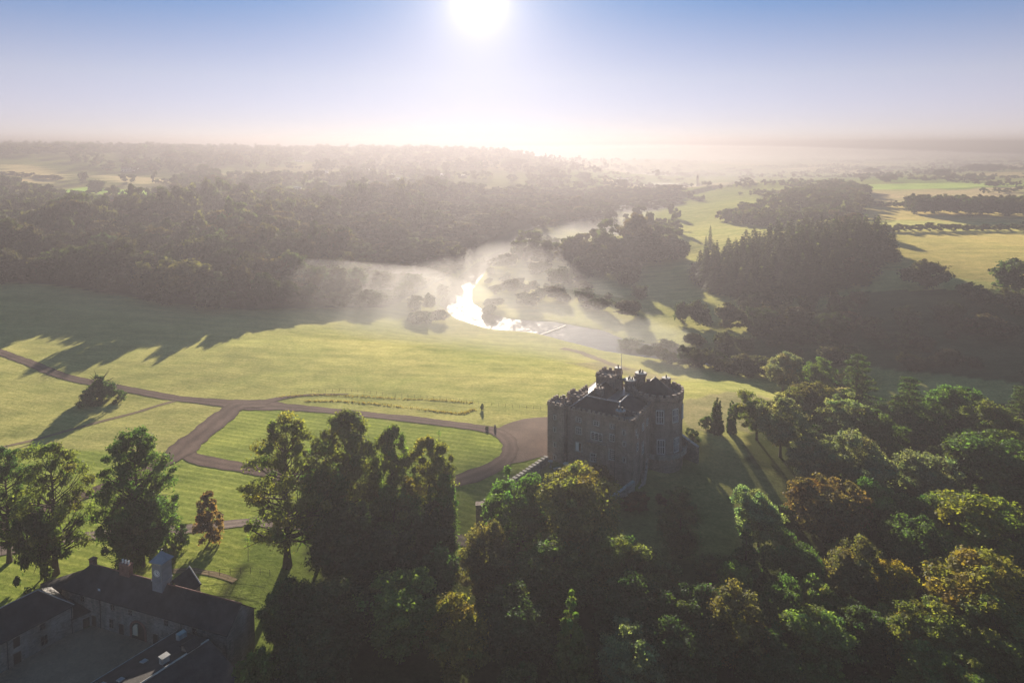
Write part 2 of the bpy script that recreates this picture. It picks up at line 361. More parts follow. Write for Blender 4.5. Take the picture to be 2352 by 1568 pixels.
def ground_mat():
    m, nt, out = new_mat('meadow_grass')
    a = node(nt, 'ShaderNodeAttribute', attribute_name='field')
    n1 = noise(nt, 0.018, 5, 0.6, pos=True); n2 = noise(nt, 0.16, 6, 0.72, pos=True); n3 = noise(nt, 1.1, 4, 0.75, pos=True)
    n4 = noise(nt, 0.09, 5, 0.7, pos=True, stretch=(0.35, 1.6, 1))
    c = mixc(nt, 'MULTIPLY', 0.8, a.outputs['Color'], ramp(nt, n1, [(0.3, (0.78, 0.86, 0.75)), (0.7, (1.2, 1.1, 1.15))]))
    c = mixc(nt, 'MULTIPLY', 0.8, c, ramp(nt, n2, [(0.3, (0.72, 0.78, 0.68)), (0.7, (1.22, 1.16, 1.15))]))
    c = mixc(nt, 'MULTIPLY', 0.7, c, ramp(nt, n4, [(0.32, (0.6, 0.66, 0.58)), (0.64, (1.2, 1.16, 1.1))]))
    c = mixc(nt, 'MULTIPLY', 0.8, c, ramp(nt, n3, [(0.3, (0.62, 0.66, 0.55)), (0.7, (1.3, 1.3, 1.3))]))
    # mown stripes
    g = node(nt, 'ShaderNodeNewGeometry'); sp = node(nt, 'ShaderNodeSeparateXYZ'); nt.links.new(g.outputs['Position'], sp.inputs[0])
    wv = node(nt, 'ShaderNodeMath', operation='MULTIPLY_ADD'); nt.links.new(sp.outputs[0], wv.inputs[0]); wv.inputs[1].default_value = 0.32; nt.links.new(sp.outputs[1], wv.inputs[2])
    ws = node(nt, 'ShaderNodeMath', operation='MULTIPLY'); nt.links.new(wv.outputs[0], ws.inputs[0]); ws.inputs[1].default_value = 2.6
    ad = node(nt, 'ShaderNodeMath', operation='MULTIPLY_ADD'); nt.links.new(n2, ad.inputs[0]); ad.inputs[1].default_value = 5.0; nt.links.new(ws.outputs[0], ad.inputs[2])
    sn = node(nt, 'ShaderNodeMath', operation='SINE'); nt.links.new(ad.outputs[0], sn.inputs[0])
    f = node(nt, 'ShaderNodeMath', operation='MULTIPLY'); nt.links.new(a.outputs['Alpha'], f.inputs[0]); f.inputs[1].default_value = 0.6
    c = mixc(nt, 'MULTIPLY', f.outputs[0], c, ramp(nt, sn.outputs[0], [(0.0, (0.72, 0.78, 0.66)), (1.0, (1.18, 1.14, 1.15))]))
    hh = mixc(nt, 'ADD', 1.0, n3, n2)
    nb = bump(nt, hh, 0.55, 0.45)
    d = node(nt, 'ShaderNodeBsdfDiffuse'); nt.links.new(c, d.inputs[0]); nt.links.new(nb, d.inputs['Normal'])
    sh = node(nt, 'ShaderNodeBsdfSheen') if hasattr(bpy.types, 'ShaderNodeBsdfSheen') else None
    if sh:
        nt.links.new(c, sh.inputs[0]); sh.inputs['Roughness'].default_value = 0.5
        ads = node(nt, 'ShaderNodeAddShader'); nt.links.new(d.outputs[0], ads.inputs[0]); nt.links.new(sh.outputs[0], ads.inputs[1]); nt.links.new(ads.outputs[0], out.inputs[0])
    else: nt.links.new(d.outputs[0], out.inputs[0])
    return m
GRASS = ground_mat()
ny, nx = XX.shape
idx = np.arange(nx*ny).reshape(ny, nx)
Q = np.stack([idx[:-1,:-1], idx[:-1,1:], idx[1:,1:], idx[1:,:-1]], -1).reshape(-1, 4)
V = np.stack([XX, YY, ZZ], -1).reshape(-1, 3)
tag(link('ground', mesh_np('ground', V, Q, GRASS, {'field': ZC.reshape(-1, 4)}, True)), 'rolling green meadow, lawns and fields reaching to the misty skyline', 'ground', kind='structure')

# water
def ribbon(name, pts, widths, mat, lift, flat=None, sub=2.0, label=None, cat=None, cross=8):
    pts = np.array(pts, float); P = []; W = []
    for i in range(len(pts)-1):                       # Catmull-Rom through the points
        p0, p1, p2, p3 = pts[max(i-1,0)], pts[i], pts[i+1], pts[min(i+2, len(pts)-1)]
        n = max(2, int(np.linalg.norm(p2-p1)/sub))
        for k in range(n):
            t = k/n; P.append(0.5*((2*p1)+(-p0+p2)*t+(2*p0-5*p1+4*p2-p3)*t*t+(-p0+3*p1-3*p2+p3)*t**3)); W.append(widths[i]+(widths[i+1]-widths[i])*t)
    P.append(pts[-1]); W.append(widths[-1]); P = np.array(P); W = np.array(W)
    T = np.gradient(P, axis=0); T /= np.linalg.norm(T, axis=1)[:, None]+1e-9; N = np.stack([-T[:,1], T[:,0]], 1)
    vs = []; m = cross+1; rr_ = np.random.default_rng(len(pts)); rut = []
    jit = 1+0.10*np.sin(np.arange(len(P))*0.9)*np.sin(np.arange(len(P))*0.37+1)+(0 if flat is not None else rr_.normal(0, .05, len(P)))
    for k in range(len(P)):
        for j in range(m):
            t_ = j/cross*2-1; q = P[k] + N[k]*W[k]*jit[k]*t_; g_ = (1+.32*math.exp(-((abs(t_)-.5)/.2)**2)-.18*(abs(t_) > .9)-.10*(abs(t_) < .1))*rr_.uniform(.9, 1.1); rut.append((g_, g_, g_, 1))
            vs.append((q[0], q[1], flat if flat is not None else ground(q[0], q[1])+lift))
    fs = [(k*m+j, (k+1)*m+j, (k+1)*m+j+1, k*m+j+1) for k in range(len(P)-1) for j in range(cross)]
    o = link(name, mesh_np(name, vs, fs, mat, {'rut': rut}, True))
    tag(o, label, cat, kind='structure'); return o
def water_mat():
    m, nt, out = new_mat('river_water')
    n = noise(nt, 0.9, 4, 0.6, pos=True); n2 = noise(nt, 0.12, 3, 0.6, pos=True)
    n3 = noise(nt, 0.25, 4, 0.65, pos=True, stretch=(1, .5, 1)); mr = node(nt, 'ShaderNodeMapRange'); nt.links.new(n3, mr.inputs[0])
    for i_, v_ in ((1, .36), (2, .68), (3, .03), (4, .19)): mr.inputs[i_].default_value = v_
    b1 = node(nt, 'ShaderNodeBump'); b1.inputs['Strength'].default_value = 0.7; b1.inputs['Distance'].default_value = 0.9; nt.links.new(n2, b1.inputs['Height'])
    b2 = node(nt, 'ShaderNodeBump'); b2.inputs['Strength'].default_value = 0.3; b2.inputs['Distance'].default_value = 0.22; nt.links.new(n, b2.inputs['Height']); nt.links.new(b1.outputs[0], b2.inputs['Normal'])
    principled(nt, out, (0.02, 0.022, 0.018), mr.outputs[0], b2.outputs[0], 0.5)
    return m
WATER = water_mat()
ribbon('river', RP[:, :2], RP[:, 2]+5, WATER, 0, WATER_Z, 4.0, 'bright winding river between meadow and woods', 'river')
# drives
def gravel(name, c, ruts=True):
    m, nt, out = new_mat(name)
    n1 = noise(nt, 0.12, 5, 0.7, pos=True); n2 = noise(nt, 2.2, 4, 0.8, pos=True)
    cc = mixc(nt, 'MULTIPLY', 0.9, ramp(nt, n1, [(0.3, tuple(x*.75 for x in c)), (0.7, tuple(x*1.2 for x in c))]), ramp(nt, n2, [(0.3, (0.7,0.7,0.7)), (0.7, (1.25,1.25,1.25))]))
    if ruts: cc = mixc(nt, 'MULTIPLY', 1.0, cc, node(nt, 'ShaderNodeAttribute', attribute_name='rut').outputs['Color'])
    principled(nt, out, cc, 0.95, bump(nt, n2, 0.5, 0.1), 0.05); return m
GRAVEL = gravel('drive_gravel', (0.13, 0.085, 0.065)); YARD = gravel('yard_gravel', (0.25, 0.17, 0.115), False); TRACK = gravel('worn_track', (0.20, 0.15, 0.085)); ROAD = gravel('road_gravel', (0.24, 0.185, 0.15))
def path(name, pts, w, mat, lift, label, cat='path'):
    P = wpoly(pts); ws = (w + [w[-1]]*99)[:len(P)] if isinstance(w, list) else [w]*len(P)
    return ribbon(name, P, ws, mat, lift, None, 1.5, label, cat)
path('driveway', [(-60,788),(0,809),(70,834),(134,860),(207,878),(278,892),(345,904),(418,916),(480,922),(548,928),(592,930),(643,934),(700,938),(756,943),(844,952),(974,966),(1083,980),(1136,990),(1165,1008),(1172,1030),(1163,1052),(1132,1074),(1085,1093),(1041,1106),(990,1117),(930,1125),(850,1127),(750,1112),(650,1092),(548,1072),(500,1064),(462,1056),(438,1048),(424,1036),(421,1022),(432,1008)],
     [2.2]*9+[4.0,4.8,3.4]+[2.2]*5+[2.4]*3+[2.6]*13, GRAVEL, 0.10, 'brown gravel drive looping across the lawn to the castle', 'driveway')
path('driveway', [(612,929),(548,932),(503,964),(478,984),(453,1004),(425,1025),(412,1040),(330,1085),(225,1126),(190,1139),(50,1190)], [2.5,4.0,4.2,4.0,4.2,4.6,4.2,2.6,2.5,2.5,2.5], GRAVEL, 0.16, 'left arm of the gravel loop running down past the tall trees', 'driveway')
path('driveway', [(590,929),(626,919),(668,911),(730,906),(800,905)], [2.6,1.8,1.0,.6,.4], GRAVEL, 0.14, 'thin gravel spur fading into the grass along the fence', 'driveway')
P_ = wpoly([(1130,986),(1143,984),(1160,975),(1180,968),(1203,962),(1230,959),(1262,957)]) + [(11.7,200),(11.3,186)] + wpoly([(1254,1046),(1230,1052),(1203,1060),(1165,1066),(1140,1074),(1100,1090),(1132,1068),(1158,1050),(1166,1028),(1158,1006)])
def sheet(name, P, mat, lift, label, cat, step=2.0):
    P = np.array(P); mb = MB(); xs = np.arange(P[:,0].min(), P[:,0].max(), step); ys = np.arange(P[:,1].min(), P[:,1].max(), step)
    import bmesh
    bm = bmesh.new(); f = bm.faces.new([bm.verts.new((x, y, 0)) for x, y in P])
    for x in xs[1:]: bmesh.ops.bisect_plane(bm, geom=bm.verts[:]+bm.edges[:]+bm.faces[:], plane_co=(x,0,0), plane_no=(1,0,0))
    for y in ys[1:]: bmesh.ops.bisect_plane(bm, geom=bm.verts[:]+bm.edges[:]+bm.faces[:], plane_co=(0,y,0), plane_no=(0,1,0))
    for v in bm.verts: v.co.z = ground(v.co.x, v.co.y)+lift
    bmesh.ops.recalc_face_normals(bm, faces=bm.faces[:])
    me = bpy.data.meshes.new(name); bm.to_mesh(me); bm.free(); me.materials.append(mat)
    return tag(link(name, me), label, cat, kind='structure')
FORE = gravel('forecourt_gravel', (0.17, 0.115, 0.085), False)
sheet('forecourt', P_, FORE, 0.05, 'wide brown gravel forecourt beside the castle wall', 'forecourt')
path('track', [(404,920),(360,932),(316,946),(246,964),(158,988),(70,1012),(-20,1032)], .9, TRACK, 0.06, 'faint worn track across the left lawn', 'track')
path('road', [(-20,1268),(100,1248),(207,1230),(320,1222),(436,1214),(562,1200),(680,1205),(800,1222),(930,1240),(1060,1240),(1110,1262),(1130,1300)], 1.9, ROAD, 0.08, 'pale lane passing behind the stable yard trees', 'road')
path('track', [(390,1312),(440,1310),(500,1320),(540,1334)], .8, TRACK, 0.07, 'short dirt track behind the clock tower', 'track')
path('track', [(1290,800),(1340,812),(1400,835),(1440,850)], 2.5, TRACK, 0.1, 'bare earth track behind the castle near the river', 'track')

# ---------------------------------------------------------------- foliage builders
def unit(n, r):
    d = r.normal(size=(n, 3)); return d/np.linalg.norm(d, axis=1)[:, None]
def cards(C, N, S, r, tint, asp=0.62):
    """small leaf-spray faces at C facing N, size S, each a bent rhombus"""
    n = len(C); N = N/(np.linalg.norm(N, axis=1)[:, None]+1e-9)
    T = np.cross(N, unit(n, r)); T /= np.linalg.norm(T, axis=1)[:, None]+1e-9; B = np.cross(N, T)
    L = (S*r.uniform(.6, 1.4, n))[:, None]; W = L*asp*r.uniform(.6, 1.2, n)[:, None]; bend = N*L*r.uniform(-.25, .25, (n, 1))
    V = np.stack([C+T*L, C+B*W+bend, C-T*L*r.uniform(.6,1,(n,1)), C-B*W+bend], 1).reshape(-1, 3)
    F = np.arange(n*4).reshape(n, 4); Tn = np.repeat(tint, 4, axis=0)
    return V, F, Tn
def clump_cards(cc, cr, per, size, r, up=0.25, flat=0.8, hue=0.12):
    """clumps: centres cc, radii cr; per = cards per clump"""
    k = len(cc); n = k*per; ci = np.repeat(np.arange(k), per)
    d = unit(n, r); d[:, 2] = np.abs(d[:, 2])*np.where(r.random(n) < .68, 1, -1)
    ax = r.uniform(.65, 1.35, (k, 3))*np.array([1, 1, flat]); rr = cr[ci]*np.abs(r.normal(.74, .27, n))
    C = cc[ci] + d*rr[:, None]*ax[ci]
    N = d*0.8 + unit(n, r)*0.8 + np.array([0, 0, up])
    ct = r.uniform(.72, 1.28, k)[ci]; ch = r.normal(0, hue, k)[ci]; v = ct*r.uniform(.75, 1.25, n)
    tint = np.stack([v*(1+ch), v, v*(1-ch*.5), np.ones(n)], 1)
    return cards(C, N, size, r, tint)
def crown_mesh(name, cc, cr, per, size, r, extra=None, **kw):
    V, F, T = clump_cards(np.array(cc), np.array(cr), per, size, r, **kw)
    return mesh_np(name, V, F, LEAF, {'tint': T})
def env_noise(r, k=5, a=.16):
    ax = unit(k, r); am = r.uniform(.4, 1, k)*a; fr = r.integers(2, 5, k); ph = r.uniform(0, 6.28, k)
    return lambda d: 1 + sum(am[i]*np.sin(fr[i]*np.arccos(np.clip(d@ax[i], -1, 1))+ph[i]) for i in range(k))
def limbs_mesh(name, h, tips, r, rad=.45, split=.35, n=14, stop=.8):
    mb = MB(); k = 9
    pts = [(0.12*math.sin(i*1.3)*i/k, 0.12*math.cos(i*1.7)*i/k, h*stop*i/k-0.6*(i == 0)) for i in range(k+1)]
    mb.tube(pts, [rad*(1.5 if i == 0 else 1)*(1-.86*i/k) for i in range(k+1)], 7)
    for t in r.permutation(len(tips))[:n]:
        p = np.array(tips[t]); z0 = min(h*stop*.9, max(h*split*.6, p[2]-np.hypot(p[0], p[1])*r.uniform(.45, .9)))
        f = z0/(h*stop); a = np.array([0.12*math.sin(f*k*1.3)*f, 0.12*math.cos(f*k*1.7)*f, z0]); m = a*.5+p*.5+np.array([r.normal(0,.3), r.normal(0,.3), -.08*np.linalg.norm(p-a)])
        r0 = rad*(1-.8*f)*.5
        mb.tube([a, a*.6+m*.4, m, m*.45+p*.55, p], [r0, r0*.85, r0*.62, r0*.42, r0*.15], 5)
        for _ in range(2):
            e = m+(p-m)*r.uniform(.1, .7)+r.normal(0, 1, 3)*np.linalg.norm(p-m)*.4; mb.tube([m, m*.5+e*.5+np.array([0,0,.15]), e], [r0*.45, r0*.3, r0*.1], 4)
    return mb.mesh(name, BARK, True)
def round_tree(seed, h=18, R_=7, base=.16, n=120, per=220, size=.30, shape=1.0, a=.2, limbs=14):
    r = np.random.default_rng(seed); en = env_noise(r, 6, a); zc = h*(base+1)/2; hz = h*(1-base)/2
    d = unit(n, r); d[:, 2] += .15; d /= np.linalg.norm(d, axis=1)[:, None]
    f = np.where(r.random(n) < .72, r.uniform(.78, 1.0, n), r.uniform(.25, .78, n))*en(d)
    cr = r.uniform(.13, .26, n)*R_*np.where(f > .7, .9, 1.2)
    w = np.where(d[:, 2] < 0, 1-.25*shape*np.abs(d[:, 2]), 1)
    cc = np.stack([d[:, 0]*R_*.88*f*w, d[:, 1]*R_*.88*f*w, zc+d[:, 2]*hz*.9*f], 1)
    return crown_mesh('crown', cc, cr, per, size, r), limbs_mesh('trunk', h, cc, r, .024*h, n=limbs)
def open_tree(seed, h=26, R_=8, n=90, per=230, size=.25, base=.2):
    r = np.random.default_rng(seed); tips = []
    for i in range(n):
        z = h*(base+(1-base)*(i+.5)/n*.97); fz = (z/h-base)/(1-base); rm = R_*(math.sin(math.pi*min(1, .16+.80*fz**.9))**.75)
        a = i*2.399+r.normal(0, .4); rr = rm*r.uniform(.35, 1.0); tips.append((rr*math.cos(a), rr*math.sin(a), z+r.normal(0, .5)))
    tips = np.array(tips); cr = r.uniform(.09, .21, n)*R_
    return crown_mesh('crown', tips, cr, per, size, r, flat=.75), limbs_mesh('trunk', h, tips, r, .024*h, .3, n, .85)
def column_tree(seed, h=26, R_=5.5, n=140, per=210, size=.28, base=.1, power=.42):
    r = np.random.default_rng(seed); en = env_noise(r, 6, .14); cc = []; cr = []
    for i in range(n):
        fz = r.random()**.9; z = h*(base+(1-base)*fz*.97); rm = R_*max(.12, (1-fz**3)**power)*min(1, .55+fz*2)
        a = r.uniform(0, 6.283); d = np.array([math.cos(a), math.sin(a), fz-.5]); d /= np.linalg.norm(d)
        rr = rm*(r.uniform(.72, 1) if r.random() < .7 else r.uniform(.1, .72))*en(d[None])[0]
        cc.append((rr*math.cos(a), rr*math.sin(a), z)); cr.append(R_*r.uniform(.18, .32)*(1.1-.5*fz))
    return crown_mesh('crown', cc, cr, per, size, r, flat=1.1), limbs_mesh('trunk', h, np.array(cc), r, .02*h, n=10)
def cone_tree(seed, h=18, R_=4.0, n=130, per=100, size=.32, tip=1.0, base=.04):
    r = np.random.default_rng(seed); cc = []; cr = []
    for i in range(n):
        fz = 1-math.sqrt(r.random())*.98; z = h*(base+(1-base)*fz); rm = R_*(1-fz)**tip; a = r.uniform(0, 6.283); rr = rm*r.uniform(.6, 1.0)
        cc.append((rr*math.cos(a), rr*math.sin(a), z)); cr.append(max(.35, R_*.24*(1-fz*.75))*r.uniform(.7, 1.2))
    cc.append((0, 0, h*.985)); cr.append(.3)
    mb = MB().tube([(0,0,-.6), (0,0,h*.5), (0,0,h*.96)], [.018*h, .012*h, .02], 6)
    return crown_mesh('crown', cc, cr, per, size, r, flat=1.15), mb.mesh('trunk', BARK, True)
def cedar_tree(seed, h=22, R_=7):
    """layered plates of foliage with gaps between"""
    r = np.random.default_rng(seed); C = []; tips = []
    nl = 9
    for l in range(nl):
        fz = l/(nl-1); z = h*(.22+.76*fz); rm = R_*(1-fz*.78)*(.75 if l == 0 else 1)
        for a in np.arange(0, 6.28, 1.05)+r.uniform(0, 1): 
            a += r.normal(0, .2); L = rm*r.uniform(.65, 1.1); tips.append((L*.9*math.cos(a), L*.9*math.sin(a), z-.04*L))
            for q in np.linspace(.3, 1, 6): C.append((L*q*math.cos(a)+r.normal(0,.3), L*q*math.sin(a)+r.normal(0,.3), z-.05*L*q+r.normal(0,.12)))
    C = np.array(C); cr = r.uniform(.75, 1.25, len(C))*R_/7
    return crown_mesh('crown', C, cr, 34, .36, r, flat=.32, up=.8), limbs_mesh('trunk', h, np.array(tips), r, .02*h, .2, 40, .97)
def spruce_mesh(seed, h=24, R_=3.6, lev=22, size=.8, per=9):
    r = np.random.default_rng(seed); C = []; N = []
    for l in range(lev):
        fz = l/lev; z = h*(.08+.9*fz); rm = R_*(1-fz)**.8*r.uniform(.8, 1.1)
        for a in np.arange(0, 6.28, 6.28/max(4, int(9*(1-fz)+3)))+r.uniform(0, 2):
            L = rm*r.uniform(.75, 1.15)
            for q in np.linspace(.25, 1, per//2+1):
                C.append((L*q*math.cos(a), L*q*math.sin(a), z-.3*L*q+r.normal(0,.12))); N.append((math.cos(a)*.5+r.normal(0,.3), math.sin(a)*.5+r.normal(0,.3), .8))
    C.append((0, 0, h)); N.append((1, 0, 0)); C = np.array(C); N = np.array(N); n = len(C); v = r.uniform(.65, 1.3, n)
    V, F, T = cards(C, N, size*(.6+.5*(1-C[:, 2]/h)), r, np.stack([v, v, v, np.ones(n)], 1), .7)
    return mesh_np('spruce', V, F, LEAF, {'tint': T})
def blob_arrays(seed, h=17, R_=7, n=34, per=55, size=.95, base=.05, a=.18):
    r = np.random.default_rng(seed); en = env_noise(r, 6, a); zc = h*(base+1)/2; hz = h*(1-base)/2; d = unit(n, r); d[:, 2] += .2; d /= np.linalg.norm(d, axis=1)[:, None]
    f = r.uniform(.7, 1, n)*en(d); cc = np.stack([d[:, 0]*R_*.8*f, d[:, 1]*R_*.8*f, zc+d[:, 2]*hz*.82*f], 1); cr = r.uniform(.2, .36, n)*R_
    return clump_cards(cc, cr, per, size, r, hue=.08)
def blob_mesh(*a, name='crown', **k):
    V, F, T = blob_arrays(*a, **k); return mesh_np(name, V, F, LEAF, {'tint': T})

def oak_tree(seed, h=9, R_=8.5, n=120):
    r = np.random.default_rng(seed); cc = []; cr = []
    for i in range(n):
        a = r.uniform(0, 6.283); q = r.random()**.6; top = h*(.95-.62*q**1.3); z = r.uniform(.4, top) if r.random() < .5 else top*r.uniform(.8, 1)
        rr = R_*q*(.8+.25*math.sin(3*a+1)); cc.append((rr*math.cos(a), rr*math.sin(a), z)); cr.append(r.uniform(.7, 1.35))
    for z in np.linspace(h*.7, h*1.02, 9): cc.append((r.normal(0, .8), r.normal(0, .8), z)); cr.append(.8)
    mb = MB().tube([(0,0,-.5),(.2,0,h*.4),(0,.2,h*.95)], [.9,.6,.15], 8)
    for i in range(16):
        a = i*2.4; L = r.uniform(3, 6.5); z = h*r.uniform(.3, .9); mb.tube([(0,0,z*.6),(L*.5*math.cos(a),L*.5*math.sin(a),z),(L*math.cos(a),L*math.sin(a),z*1.05+.6)], [.3,.18,.05], 5)
    for a in (.3, .9, 2.6, 4.4): mb.tube([(0,0,h*.7),(1.6*math.cos(a),1.6*math.sin(a),h*1.0),(3.6*math.cos(a),3.6*math.sin(a),h*1.28)], [.2,.12,.03], 5)
    return crown_mesh('crown', cc, cr, 110, .34, r), mb.mesh('trunk', BARK, True)
PROTO = {
 'round': [round_tree(s, n=135, a=.14) for s in (11, 12, 13, 14)],
 'broad': [round_tree(s, 18, 7, .1, 150, 200, .30, a=.11) for s in (21, 22, 23)],
 'loose': [round_tree(s, 18, 7, .14, 150, 185, .29, a=.13, limbs=30) for s in (31, 32, 33)],
 'oak': [oak_tree(97)],
 'open': [open_tree(s) for s in (41, 42, 43)],
 'tall': [open_tree(s, 28, 8, 170, 190, .27, .06) for s in (45, 46)],
 'column': [column_tree(s) for s in (51, 52, 53)],
 'cone': [cone_tree(s, 18, 4.2, 120, 110, .34, 1.0) for s in (61, 62)],
 'cypress': [cone_tree(71, 10, 1.7, 260, 45, .20, .38, .02)],
 'cedar': [cedar_tree(81), cedar_tree(82)],
 'bush': [round_tree(s, 5, 3.4, -.1, 60, 150, .20, a=.15, limbs=6) for s in (91, 92, 93)],
 'small': [column_tree(95, 9, 2.6, 60, 90, .24, .08)],
}
PDIM = {'round': (18, 7), 'broad': (18, 7), 'loose': (18, 7), 'open': (26, 8), 'tall': (28, 8), 'column': (26, 5.5), 'cone': (18, 4.2), 'cypress': (10, 1.7), 'cedar': (22, 7), 'bush': (5, 3.4), 'small': (9, 2.6), 'oak': (9, 8.5)}
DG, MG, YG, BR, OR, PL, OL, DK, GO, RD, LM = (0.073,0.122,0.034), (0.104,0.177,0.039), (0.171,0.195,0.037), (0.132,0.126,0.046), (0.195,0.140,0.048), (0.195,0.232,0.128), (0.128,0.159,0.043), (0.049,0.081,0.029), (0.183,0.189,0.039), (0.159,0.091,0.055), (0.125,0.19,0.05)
count = {}
def tree(name, cat, kind, x, y, z, h, r, c, label, group=None, rot=None):
    k = count.get(kind, 0); count[kind] = k+1; cm, tm = PROTO[kind][k % len(PROTO[kind])]; H, RR = PDIM[kind]
    e = empty(name, (x, y, z), (k*2.4) % 6.28 if rot is None else rot); e.scale = (r/RR, r/RR, h/H)
    tag(e, label, cat, group)
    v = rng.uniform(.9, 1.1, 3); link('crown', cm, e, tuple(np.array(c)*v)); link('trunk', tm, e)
    return e
def tree_px(name, cat, kind, u, vt, h, hw, c, label, group=None):
    x, y, z = top_at(u, vt, h); r = hw*depth_of(x, y, z+h*.6)/FL
    return tree(name, cat, kind, x, y, z-.2, h, r, c, label, group)
def tree_base(name, cat, kind, u, vb, vt, hw, c, label, group=None):
    x, y, z = hit(u, vb); d = ray(u, vt); h = CAMZ+d[2]/d[1]*y - z; r = hw*depth_of(x, y, z+h*.6)/FL
    return tree(name, cat, kind, x, y, z-.2, h, r, c, label, group)
T, B, C_ = 'broadleaf_tree', 'shrub', 'conifer'
# lone and lawn trees
tree_base('oak_tree', 'tree', 'oak', 230, 922, 866, 52, DK, 'low spreading dark oak alone on the left lawn, bare twigs on top')
tree_base(T, 'tree', 'open', 128, 1318, 1012, 92, OL, 'tall open tree with bare forked limbs nearest the left edge')
tree_base(T, 'tree', 'open', 22, 1290, 1030, 70, DK, 'tree cut by the left edge beside the forked open tree')
tree_base(T, 'tree', 'bush', 95, 1330, 1170, 62, DK, 'dark rounded bushy tree under the forked open tree')
tree_base(T, 'tree', 'tall', 318, 1296, 983, 88, DG, 'tall dark tree with a flat top behind the clock tower')
tree_base(T, 'tree', 'broad', 330, 1300, 1130, 70, DG, 'dense lower tree clothing the foot of the flat topped tree')
tree_base(T, 'tree', 'small', 482, 1243, 1130, 34, RD, 'small reddish purple tree on the lawn by the lane')
tree_base(B, 'shrub', 'small', 416, 1258, 1200, 19, DK, 'dark upright shrub between lane and flat topped tree')
tree_base(B, 'shrub', 'bush', 392, 1285, 1240, 24, OL, 'brownish bush beside the dark upright shrub')
tree_base(T, 'tree', 'open', 660, 1300, 958, 112, OL, 'wide airy tree with leaning trunk left of the tall dark clump')
